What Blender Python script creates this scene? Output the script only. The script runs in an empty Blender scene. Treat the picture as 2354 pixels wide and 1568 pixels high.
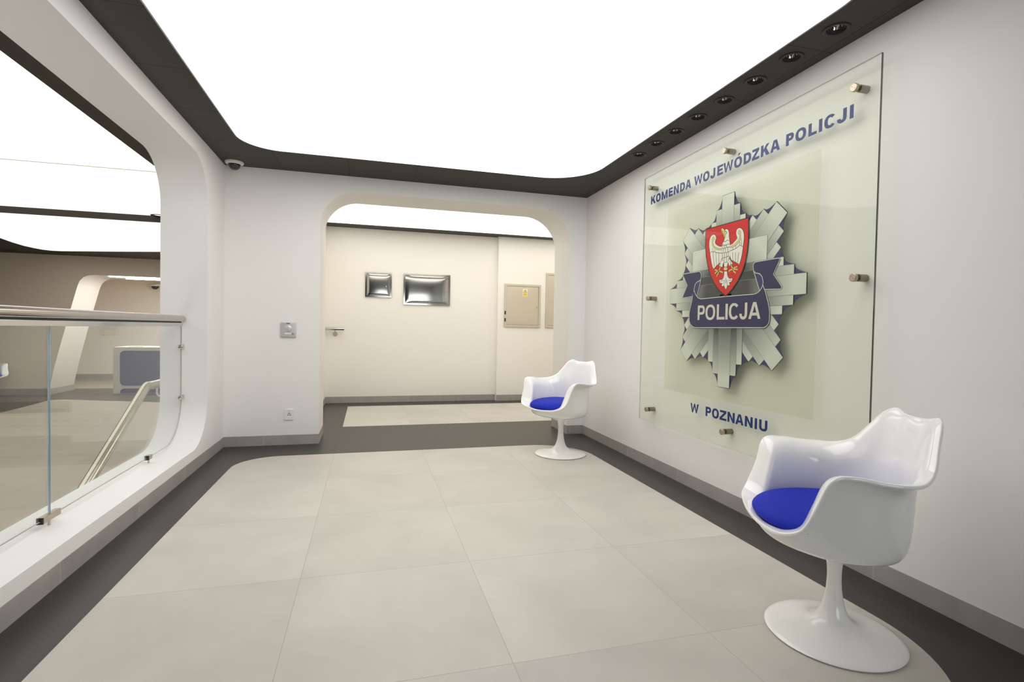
import bpy, bmesh, math, random
from mathutils import Vector, Matrix
from math import sin, cos, pi, radians, sqrt

C = bpy.context.scene.collection
SC = bpy.context.scene

# ---------------------------------------------------------------- camera
CAM_Z = 1.235
YAW, PITCH, ROLL, FPX = .2692, -.0229, .0184, 1197.69


def cam_setup():
    f = Vector((sin(YAW) * cos(PITCH), cos(YAW) * cos(PITCH), sin(PITCH)))
    r = Vector((cos(YAW), -sin(YAW), 0))
    u = r.cross(f)
    r2 = r * cos(ROLL) + u * sin(ROLL)
    u2 = u * cos(ROLL) - r * sin(ROLL)
    cd = bpy.data.cameras.new('camera')
    cd.sensor_fit = 'HORIZONTAL'
    cd.sensor_width = 36
    cd.lens = FPX / 2354 * 36
    cd.clip_start = .05
    cd.clip_end = 200
    o = bpy.data.objects.new('camera', cd)
    C.objects.link(o)
    o.matrix_world = Matrix(((r2.x, u2.x, -f.x, 0), (r2.y, u2.y, -f.y, 0), (r2.z, u2.z, -f.z, CAM_Z), (0, 0, 0, 1)))
    SC.camera = o


cam_setup()

# ---------------------------------------------------------------- light levels
ROOM_LIGHT = 2.5        # luminous ceiling of the room with the sign
CORRIDOR_LIGHT = 2.4
LOBBY_LIGHT = 1.25
DAYLIGHT = 4.0            # sky seen by the window behind the camera
w = bpy.data.worlds.new('world')
SC.world = w
w.use_nodes = True
w.node_tree.nodes['Background'].inputs[0].default_value = (.93, .96, 1.0, 1)
w.node_tree.nodes['Background'].inputs[1].default_value = DAYLIGHT
SC.view_settings.view_transform = 'Standard'
SC.view_settings.look = 'None'
SC.view_settings.exposure = 0.0
SC.view_settings.gamma = 1.0
SC.view_settings.use_curve_mapping = False
SC.cycles.use_denoising = True
SC.cycles.max_bounces = 14
SC.cycles.diffuse_bounces = 7
SC.cycles.glossy_bounces = 5
SC.cycles.transparent_max_bounces = 24

# ---------------------------------------------------------------- room measures (metres)
XR, XL, XL2 = 2.483, -1.386, -1.757      # right wall, left wall near face and far face
Y0, Y1 = 5.765, 6.30                      # back wall front and rear face
H = 2.806
BB = .1016                                # skirting height
YB, YP = 8.75, 8.66                       # corridor end wall, and its shallow pier
LZ = -.445                                # lobby floor level
LH = 2.72                                 # lobby lower ceiling


# daylight enters through the window behind the camera (portal only steers the sampling of the sky)
pl = bpy.data.lights.new('window_portal', 'AREA')
pl.shape = 'RECTANGLE'; pl.size = 2.0; pl.size_y = 2.0
pl.cycles.is_portal = True
po = bpy.data.objects.new('window_portal', pl)
C.objects.link(po)
po.location = (1.25, -2.9, 1.45)
po.rotation_euler = (pi / 2, 0, 0)


def s2l(c):
    return tuple(((v / 255) / 12.92 if v / 255 <= .04045 else ((v / 255 + .055) / 1.055) ** 2.4) for v in c)


# ---------------------------------------------------------------- materials
def newmat(name):
    m = bpy.data.materials.new(name)
    m.use_nodes = True
    return m, m.node_tree.nodes, m.node_tree.links


def pbr(name, col, rough=.5, metal=0., coat=0., spec=.5, emit=None, noise=0., nscale=6., bump=0., bscale=200.):
    m, n, l = newmat(name)
    b = n['Principled BSDF']
    b.inputs['Base Color'].default_value = (*col, 1)
    b.inputs['Roughness'].default_value = rough
    b.inputs['Metallic'].default_value = metal
    b.inputs['Coat Weight'].default_value = coat
    b.inputs['Coat Roughness'].default_value = .04
    b.inputs['Specular IOR Level'].default_value = spec
    if emit:
        b.inputs['Emission Color'].default_value = (*emit[0], 1)
        b.inputs['Emission Strength'].default_value = emit[1]
    if noise or bump:
        tc = n.new('ShaderNodeTexCoord')
    if noise:
        t = n.new('ShaderNodeTexNoise')
        t.inputs['Scale'].default_value = nscale
        t.inputs['Detail'].default_value = 6
        l.new(tc.outputs['Object'], t.inputs['Vector'])
        r = n.new('ShaderNodeValToRGB')
        r.color_ramp.elements[0].position = .3
        r.color_ramp.elements[1].position = .7
        r.color_ramp.elements[0].color = (*[c * (1 - noise) for c in col], 1)
        r.color_ramp.elements[1].color = (*[c * (1 + noise) for c in col], 1)
        l.new(t.outputs['Fac'], r.inputs[0])
        l.new(r.outputs[0], b.inputs['Base Color'])
    if bump:
        t2 = n.new('ShaderNodeTexNoise')
        t2.inputs['Scale'].default_value = bscale
        t2.inputs['Detail'].default_value = 3
        l.new(tc.outputs['Object'], t2.inputs['Vector'])
        bp = n.new('ShaderNodeBump')
        bp.inputs['Strength'].default_value = bump
        bp.inputs['Distance'].default_value = .002
        l.new(t2.outputs['Fac'], bp.inputs['Height'])
        l.new(bp.outputs[0], b.inputs['Normal'])
    return m


def emat(name, col, k):
    m, n, l = newmat(name)
    n.remove(n['Principled BSDF'])
    e = n.new('ShaderNodeEmission')
    e.inputs[0].default_value = (*col, 1)
    e.inputs[1].default_value = k
    l.new(e.outputs[0], n['Material Output'].inputs[0])
    return m


def glassmat(name, tint, refl=1.0):
    """Thin clear pane: tinted transmission plus a Fresnel mirror reflection on each face."""
    m, n, l = newmat(name)
    n.remove(n['Principled BSDF'])
    lw = n.new('ShaderNodeLayerWeight')
    lw.inputs['Blend'].default_value = .5
    p = n.new('ShaderNodeMath'); p.operation = 'POWER'; p.inputs[1].default_value = 5
    l.new(lw.outputs['Facing'], p.inputs[0])
    a = n.new('ShaderNodeMath'); a.operation = 'MULTIPLY_ADD'
    a.inputs[1].default_value = .96 * refl; a.inputs[2].default_value = .04 * refl
    l.new(p.outputs[0], a.inputs[0])
    t = n.new('ShaderNodeBsdfTransparent'); t.inputs[0].default_value = (*tint, 1)
    g = n.new('ShaderNodeBsdfGlossy'); g.inputs['Roughness'].default_value = .0
    g.inputs['Color'].default_value = (1, 1, 1, 1)
    mx = n.new('ShaderNodeMixShader')
    l.new(a.outputs[0], mx.inputs[0]); l.new(t.outputs[0], mx.inputs[1]); l.new(g.outputs[0], mx.inputs[2])
    l.new(mx.outputs[0], n['Material Output'].inputs[0])
    return m


def filmmat(name, tint, col, k):
    m, n, l = newmat(name)
    n.remove(n['Principled BSDF'])
    t = n.new('ShaderNodeBsdfTransparent'); t.inputs[0].default_value = (*tint, 1)
    d = n.new('ShaderNodeBsdfDiffuse'); d.inputs[0].default_value = (*col, 1)
    mx = n.new('ShaderNodeMixShader'); mx.inputs[0].default_value = k
    l.new(t.outputs[0], mx.inputs[1]); l.new(d.outputs[0], mx.inputs[2])
    l.new(mx.outputs[0], n['Material Output'].inputs[0])
    return m


def tilemat(name, col, grout, rough, pitch, origin, width=.004, var=.10, rvar=.05, stretch=(1, 1, 1), spec=.5, axes=(0, 1), cloud=1.1, gbump=.25):
    """Stone tiles: regular joints from object coordinates, cloudy concrete figure, one tone shift per tile."""
    m, n, l = newmat(name)
    b = n['Principled BSDF']
    b.inputs['Roughness'].default_value = rough
    b.inputs['Specular IOR Level'].default_value = spec
    tc = n.new('ShaderNodeTexCoord')
    sep = n.new('ShaderNodeSeparateXYZ')
    l.new(tc.outputs['Object'], sep.inputs[0])
    masks, cells = [], []
    for k, ax in enumerate(axes):
        if pitch[k] is None:
            continue
        s = n.new('ShaderNodeMath'); s.operation = 'SUBTRACT'; s.inputs[1].default_value = origin[k]
        l.new(sep.outputs[ax], s.inputs[0])
        d = n.new('ShaderNodeMath'); d.operation = 'DIVIDE'; d.inputs[1].default_value = pitch[k]
        l.new(s.outputs[0], d.inputs[0])
        fl = n.new('ShaderNodeMath'); fl.operation = 'FLOOR'
        l.new(d.outputs[0], fl.inputs[0]); cells.append(fl)
        pp = n.new('ShaderNodeMath'); pp.operation = 'PINGPONG'; pp.inputs[1].default_value = .5
        l.new(d.outputs[0], pp.inputs[0])
        lt = n.new('ShaderNodeMath'); lt.operation = 'LESS_THAN'; lt.inputs[1].default_value = width / 2 / pitch[k]
        l.new(pp.outputs[0], lt.inputs[0]); masks.append(lt)
    if len(masks) == 2:
        mxm = n.new('ShaderNodeMath'); mxm.operation = 'MAXIMUM'
        l.new(masks[0].outputs[0], mxm.inputs[0]); l.new(masks[1].outputs[0], mxm.inputs[1])
        mask = mxm
    else:
        mask = masks[0]
    cmb = n.new('ShaderNodeCombineXYZ')
    for k, c in enumerate(cells):
        l.new(c.outputs[0], cmb.inputs[k])
    wn = n.new('ShaderNodeTexWhiteNoise'); wn.noise_dimensions = '3D'
    l.new(cmb.outputs[0], wn.inputs['Vector'])
    mp = n.new('ShaderNodeMapping'); mp.inputs['Scale'].default_value = stretch
    l.new(tc.outputs['Object'], mp.inputs[0])
    va = n.new('ShaderNodeVectorMath'); va.operation = 'MULTIPLY_ADD'
    va.inputs[1].default_value = (7, 7, 7)
    l.new(wn.outputs['Color'], va.inputs[0]); l.new(mp.outputs[0], va.inputs[2])
    n1 = n.new('ShaderNodeTexNoise'); n1.inputs['Scale'].default_value = cloud; n1.inputs['Detail'].default_value = 9
    n1.inputs['Roughness'].default_value = .62; n1.inputs['Distortion'].default_value = .5
    l.new(va.outputs[0], n1.inputs['Vector'])
    rp = n.new('ShaderNodeValToRGB')
    rp.color_ramp.elements[0].position = .28; rp.color_ramp.elements[1].position = .74
    rp.color_ramp.elements[0].color = (*[c * (1 - var) for c in col], 1)
    rp.color_ramp.elements[1].color = (*[min(1, c * (1 + var)) for c in col], 1)
    l.new(n1.outputs['Fac'], rp.inputs[0])
    vr = n.new('ShaderNodeMapRange'); vr.inputs['To Min'].default_value = .965; vr.inputs['To Max'].default_value = 1.035
    l.new(wn.outputs['Value'], vr.inputs['Value'])
    mu = n.new('ShaderNodeMix'); mu.data_type = 'RGBA'; mu.blend_type = 'MULTIPLY'; mu.inputs['Factor'].default_value = 1
    l.new(rp.outputs[0], mu.inputs[6]); l.new(vr.outputs[0], mu.inputs[7])
    mg = n.new('ShaderNodeMix'); mg.data_type = 'RGBA'
    l.new(mask.outputs[0], mg.inputs['Factor']); l.new(mu.outputs[2], mg.inputs[6]); mg.inputs[7].default_value = (*grout, 1)
    l.new(mg.outputs[2], b.inputs['Base Color'])
    rr = n.new('ShaderNodeMapRange'); rr.inputs['To Min'].default_value = rough - rvar; rr.inputs['To Max'].default_value = rough + rvar
    l.new(n1.outputs['Fac'], rr.inputs['Value']); l.new(rr.outputs[0], b.inputs['Roughness'])
    bp = n.new('ShaderNodeBump'); bp.invert = True
    bp.inputs['Strength'].default_value = gbump; bp.inputs['Distance'].default_value = .002
    l.new(mask.outputs[0], bp.inputs['Height']); l.new(bp.outputs[0], b.inputs['Normal'])
    return m


def raymat(name, r0, r1, c0, c1):
    """Printed silver shading of the badge: dark in the middle, pale at the ray tips (ink, measured from the badge centre)."""
    m, n, l = newmat(name)
    b = n['Principled BSDF']; b.inputs['Roughness'].default_value = .5
    tc = n.new('ShaderNodeTexCoord')
    ln = n.new('ShaderNodeVectorMath'); ln.operation = 'LENGTH'
    l.new(tc.outputs['Object'], ln.inputs[0])
    mr = n.new('ShaderNodeMapRange'); mr.inputs['From Min'].default_value = r0; mr.inputs['From Max'].default_value = r1
    l.new(ln.outputs['Value'], mr.inputs['Value'])
    rp = n.new('ShaderNodeValToRGB')
    rp.color_ramp.elements[0].color = (*s2l(c0), 1)
    rp.color_ramp.elements[1].color = (*s2l(c1), 1)
    e = rp.color_ramp.elements.new(.5); e.color = (*s2l([(a * .4 + q * .6) for a, q in zip(c0, c1)]), 1)
    l.new(mr.outputs[0], rp.inputs[0]); l.new(rp.outputs[0], b.inputs['Base Color'])
    return m


M = {}
M['wall'] = pbr('white wall paint', (.87, .855, .835), .62, spec=.3, bump=.06, bscale=260)
M['wall_warm'] = pbr('cream wall paint', (.87, .845, .79), .62, spec=.3, bump=.06, bscale=260)
M['wall_lobby'] = pbr('lobby wall paint', (.84, .75, .635), .62, spec=.3, bump=.06, bscale=260)
M['portal'] = pbr('portal lining', (.70, .66, .62), .5)
M['reveal'] = pbr('satin white lining', (.89, .885, .88), .45, spec=.4)
M['ceil'] = tilemat('charcoal ceiling board', s2l((74, 70, 66)), s2l((50, 47, 44)), .7, (.655, .66), (-.206, 3.69), .006, .03, spec=.25, gbump=.1)
M['ceil_lobby'] = pbr('dark brown ceiling board', s2l((70, 63, 58)), .7, spec=.25)
M['panel'] = emat('luminous membrane', (1, .985, .965), ROOM_LIGHT)
M['panel_cor'] = emat('warm luminous membrane', (1, .955, .875), CORRIDOR_LIGHT)
M['panel_lob'] = emat('lobby luminous membrane', (1, .965, .89), LOBBY_LIGHT)
M['strip'] = emat('bright strip lamp', (1, .97, .93), 64)
M['tile_light'] = tilemat('pale concrete tile', s2l((197, 193, 184)), s2l((172, 167, 158)), .36, (.835, .868), (-.305, 1.82), .0035, .115, .06, (1, 1, 1), spec=.42, cloud=1.3)
M['tile_dark'] = tilemat('anthracite tile', s2l((54, 50, 46)), s2l((38, 35, 32)), .33, (.835, .868), (-.305, 1.82), .004, .14, .02, (.5, 1.6, 1), spec=.34, cloud=2.5)
M['lobby_light'] = tilemat('beige lobby tile', s2l((181, 173, 156)), s2l((158, 149, 133)), .45, (1.1, 1.15), (-3.3, 4.2), .005, .10, .04, (.5, 2.2, 1), spec=.4, cloud=1.6)
M['lobby_dark'] = tilemat('dark lobby tile', s2l((84, 77, 70)), s2l((64, 58, 52)), .40, (1.1, 1.15), (-3.3, 4.2), .004, .10, .03, (.5, 2.2, 1), spec=.5, cloud=2)
M['lobby_grey'] = pbr('grey recess tile', s2l((170, 160, 148)), .4)
M['skirt_y'] = tilemat('concrete skirting', s2l((164, 160, 155)), s2l((184, 179, 172)), .5, (.868, None), (1.16, 0), .006, .12, .05, (1, 1, 1), axes=(1, 0), cloud=3)
M['skirt_x'] = tilemat('concrete skirting across', s2l((164, 160, 155)), s2l((184, 179, 172)), .5, (.835, None), (-1.02, 0), .006, .12, .05, (1, 1, 1), axes=(0, 1), cloud=3)
M['steel'] = pbr('brushed stainless steel', s2l((196, 189, 180)), .17, 1.)
M['steel_dull'] = pbr('satin nickel', s2l((186, 172, 154)), .38, 1.)
M['spacer'] = pbr('spacer metal', s2l((150, 142, 128)), .4, 1.)
M['chrome'] = pbr('mirror stainless steel', s2l((205, 203, 199)), .10, 1.)
M['mirror'] = pbr('polished cabinet steel', s2l((186, 182, 175)), .095, 1.)
M['rail_lobby'] = pbr('polished rail steel', s2l((214, 208, 190)), .22, 1.)
M['rubber'] = pbr('black rubber gasket', (.02, .02, .018), .6)
M['black'] = pbr('matt black metal', (.012, .011, .010), .5)
M['black_gloss'] = pbr('smoked dome plastic', (.012, .012, .016), .08, coat=.6)
M['white_plastic'] = pbr('white plastic', (.82, .82, .79), .35)
M['cam_white'] = pbr('camera ring plastic', (.72, .71, .68), .4)
M['silver_plastic'] = pbr('silver plastic', s2l((205, 205, 204)), .35, .35)
M['chair'] = pbr('glossy white fibreglass', (.95, .945, .925), .16, coat=.5)
M['chair_base'] = pbr('white lacquered aluminium', (.89, .875, .85), .2, coat=.4)
M['blue'] = pbr('royal blue upholstery', s2l((10, 34, 174)), .72, noise=.10, nscale=90, bump=.25, bscale=420, spec=.3)
M['paint_box'] = pbr('beige sheet steel', s2l((208, 198, 181)), .34, .45)
M['desk'] = pbr('cream desk laminate', (.78, .75, .68), .4)
M['desk_blue'] = pbr('slate blue desk panel', s2l((80, 88, 132)), .5)
M['charcoal'] = pbr('charcoal wall paint', (.06, .058, .055), .6)
M['glass'] = glassmat('clear balustrade glass', (.965, .978, .972), .8)
M['glass_edge'] = pbr('glass edge', s2l((186, 182, 174)), .2, coat=.3)
M['glass_seam_sheen'] = pbr('glass edge with painted daylight sheen', s2l((168, 190, 210)), .12, coat=.5)  # bluish daylight reflection painted into the colour of the joint edges
M['sign_glass'] = glassmat('sign pane glass', (.966, .976, .946), .31)
M['sign_edge_pale'] = pbr('pale glass edge', s2l((196, 202, 186)), .2)
M['sign_edge'] = pbr('dark green glass edge', s2l((52, 64, 56)), .12, coat=.5)
M['film'] = filmmat('frosted film', (.965, .97, .945), s2l((206, 208, 190)), .06)
M['lettering'] = pbr('blue lettering', s2l((0, 40, 108)), .45)
M['ink_navy'] = pbr('navy ink', s2l((52, 52, 100)), .5)
M['ink_navy2'] = pbr('dark navy ink', s2l((40, 38, 80)), .5)
M['ink_line'] = pbr('dark line ink', s2l((58, 58, 62)), .5)
M['ink_grey'] = pbr('grey line ink', s2l((122, 128, 122)), .5)
M['ink_black'] = pbr('black ink', s2l((30, 22, 26)), .5)
M['ink_pale'] = pbr('pale grey ink', s2l((206, 203, 190)), .5)
M['ink_white'] = pbr('white ink', s2l((226, 224, 212)), .5)
M['ink_red'] = pbr('red ink', s2l((200, 14, 0)), .45)
M['ink_yellow'] = pbr('yellow ink', s2l((214, 204, 112)), .5)
M['ray0'] = raymat('silver main ray ink', .22, .62, (62, 62, 62), (205, 210, 196))
M['ray1'] = raymat('silver side ray ink', .28, .62, (58, 60, 60), (204, 208, 194))
M['ray2'] = raymat('silver outer ray ink', .24, .52, (70, 74, 72), (206, 210, 196))
M['ray3'] = raymat('silver block ink', .12, .42, (80, 84, 82), (204, 208, 194))
M['stick_yellow'] = pbr('warning yellow', s2l((236, 208, 60)), .5)
M['stick_white'] = pbr('sticker white', s2l((240, 236, 216)), .5)


# ---------------------------------------------------------------- mesh helpers
def obj(name, bm, mats, parent=None, smooth=None, loc=(0, 0, 0)):
    me = bpy.data.meshes.new(name)
    bmesh.ops.recalc_face_normals(bm, faces=bm.faces[:])
    bm.to_mesh(me); bm.free()
    return obj_me(name, me, mats, parent, smooth, loc)


def obj_me(name, me, mats, parent=None, smooth=None, loc=(0, 0, 0)):
    if not isinstance(mats, (list, tuple)):
        mats = [mats]
    for m in mats:
        me.materials.append(m)
    if smooth is not None:
        for p in me.polygons:
            p.use_smooth = True
        me.set_sharp_from_angle(angle=radians(smooth))
    o = bpy.data.objects.new(name, me)
    C.objects.link(o)
    o.location = loc
    if parent:
        o.parent = parent
    return o


def empty(name, loc=(0, 0, 0), rz=0):
    o = bpy.data.objects.new(name, None)
    C.objects.link(o)
    o.empty_display_size = .1
    o.location = loc
    o.rotation_euler = (0, 0, rz)
    return o


def tag(o, label, cat, group=None):
    o['label'] = label
    o['category'] = cat
    if group:
        o['group'] = group
    return o


def struct(o, label=None, cat=None):
    o['kind'] = 'structure'
    if label:
        o['label'] = label
    if cat:
        o['category'] = cat
    return o


def box(bm, x0, x1, y0, y1, z0, z1, mi=0, bev=0., seg=2):
    r = bmesh.ops.create_cube(bm, size=1)
    vs = r['verts']
    for v in vs:
        v.co = Vector((x0 + (v.co.x + .5) * (x1 - x0), y0 + (v.co.y + .5) * (y1 - y0), z0 + (v.co.z + .5) * (z1 - z0)))
    fs = {f for v in vs for f in v.link_faces}
    for f in fs:
        f.material_index = mi
    if bev:
        es = list({e for v in vs for e in v.link_edges})
        r2 = bmesh.ops.bevel(bm, geom=es, offset=bev, segments=seg, profile=.5, affect='EDGES')
        for f in r2['faces']:
            f.material_index = mi
    return vs


def tube(bm, pts, r, n=16, cap=True, mi=0):
    pts = [Vector(p) for p in pts]
    rings = []
    prev = None
    for i, p in enumerate(pts):
        if i == 0: t = pts[1] - p
        elif i == len(pts) - 1: t = p - pts[i - 1]
        else: t = (pts[i + 1] - p).normalized() + (p - pts[i - 1]).normalized()
        t.normalize()
        if prev is None:
            a = Vector((0, 0, 1)) if abs(t.z) < .9 else Vector((1, 0, 0))
            u = t.cross(a).normalized()
        else:
            u = (prev - t * prev.dot(t)).normalized()
        prev = u
        v = t.cross(u)
        k = 1.
        rings.append([bm.verts.new(p + (u * cos(2 * pi * j / n) + v * sin(2 * pi * j / n)) * r * k) for j in range(n)])
    for a, b in zip(rings, rings[1:]):
        for j in range(n):
            f = bm.faces.new((a[j], a[(j + 1) % n], b[(j + 1) % n], b[j])); f.material_index = mi
    if cap:
        for q in (rings[0], rings[-1]):
            f = bm.faces.new(q); f.material_index = mi


def lathe(bm, prof, n=48, axis='z', org=(0, 0, 0), mi=0, sgn=1, cap=True):
    """prof: (radius, height) pairs turned about an axis through org."""
    org = Vector(org)
    rings = []
    for r, h in prof:
        ring = []
        for j in range(n if r > 1e-6 else 1):
            a = 2 * pi * j / n
            c, s = r * cos(a), r * sin(a)
            p = {'z': (c, s, sgn * h), 'x': (sgn * h, c, s), 'y': (c, sgn * h, s)}[axis]
            ring.append(bm.verts.new(org + Vector(p)))
        rings.append(ring)
    for a, b in zip(rings, rings[1:]):
        for j in range(n):
            q = [a[j % len(a)], a[(j + 1) % len(a)], b[(j + 1) % len(b)], b[j % len(b)]]
            u = []
            for v in q:
                if v not in u: u.append(v)
            if len(u) > 2:
                f = bm.faces.new(u); f.material_index = mi
    for q in (rings[0], rings[-1]) if cap else ():
        if len(q) > 2:
            try:
                f = bm.faces.new(q); f.material_index = mi
            except ValueError:
                pass


def rrect(x0, x1, y0, y1, r, n=14, rs=None):
    """rounded rectangle, counter-clockwise; rs = radii for (x1,y1),(x0,y1),(x0,y0),(x1,y0)"""
    rs = rs or (r, r, r, r)
    out = []
    for (cx, cy, sx, sy, a0), q in zip(((x1, y1, -1, -1, 0), (x0, y1, 1, -1, 90), (x0, y0, 1, 1, 180), (x1, y0, -1, 1, 270)), rs):
        if q <= 0:
            out.append((cx, cy)); continue
        for k in range(n + 1):
            a = radians(a0 + 90 * k / n)
            out.append((cx + sx * q + q * cos(a), cy + sy * q + q * sin(a)))
    return out


def circ(cx, cy, r, n=32):
    return [(cx + r * cos(2 * pi * k / n), cy + r * sin(2 * pi * k / n)) for k in range(n)]


def plate(loops, w0, w1, fmap):
    """Slab bounded by 2-D loops (first outline, then holes) between depths w0 and w1; fmap(u,v,w) -> world."""
    cu = bpy.data.curves.new('tmp', 'CURVE')
    cu.dimensions = '2D'; cu.fill_mode = 'BOTH'; cu.extrude = abs(w1 - w0) / 2
    for lp in loops:
        s = cu.splines.new('POLY')
        s.points.add(len(lp) - 1)
        for p, q in zip(s.points, lp):
            p.co = (q[0], q[1], 0, 1)
        s.use_cyclic_u = True
    o = bpy.data.objects.new('tmp', cu)
    C.objects.link(o)
    dg = bpy.context.evaluated_depsgraph_get()
    dg.update()
    me = bpy.data.meshes.new_from_object(o.evaluated_get(dg))
    bpy.data.objects.remove(o); bpy.data.curves.remove(cu)
    bm = bmesh.new(); bm.from_mesh(me); bpy.data.meshes.remove(me)
    bmesh.ops.remove_doubles(bm, verts=bm.verts[:], dist=1e-5)
    mid = (w0 + w1) / 2
    for v in bm.verts:
        v.co = Vector(fmap(v.co.x, v.co.y, v.co.z + mid))
    for f in bm.faces:
        f.material_index = 0
    bmesh.ops.recalc_face_normals(bm, faces=bm.faces[:])
    bm.normal_update()
    return bm


def FX(u, v, w): return (w, u, v)      # loops in (y,z), depth along x
def FY(u, v, w): return (u, w, v)      # loops in (x,z), depth along y
def FZ(u, v, w): return (u, v, w)      # loops in (x,y), depth along z


def rect(a, b, c, d): return [(a, c), (b, c), (b, d), (a, d)]


def copy_tree(o, parent=None):
    c = o.copy(); C.objects.link(c); c.parent = parent
    for ch in o.children:
        copy_tree(ch, c)
    return c


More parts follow.
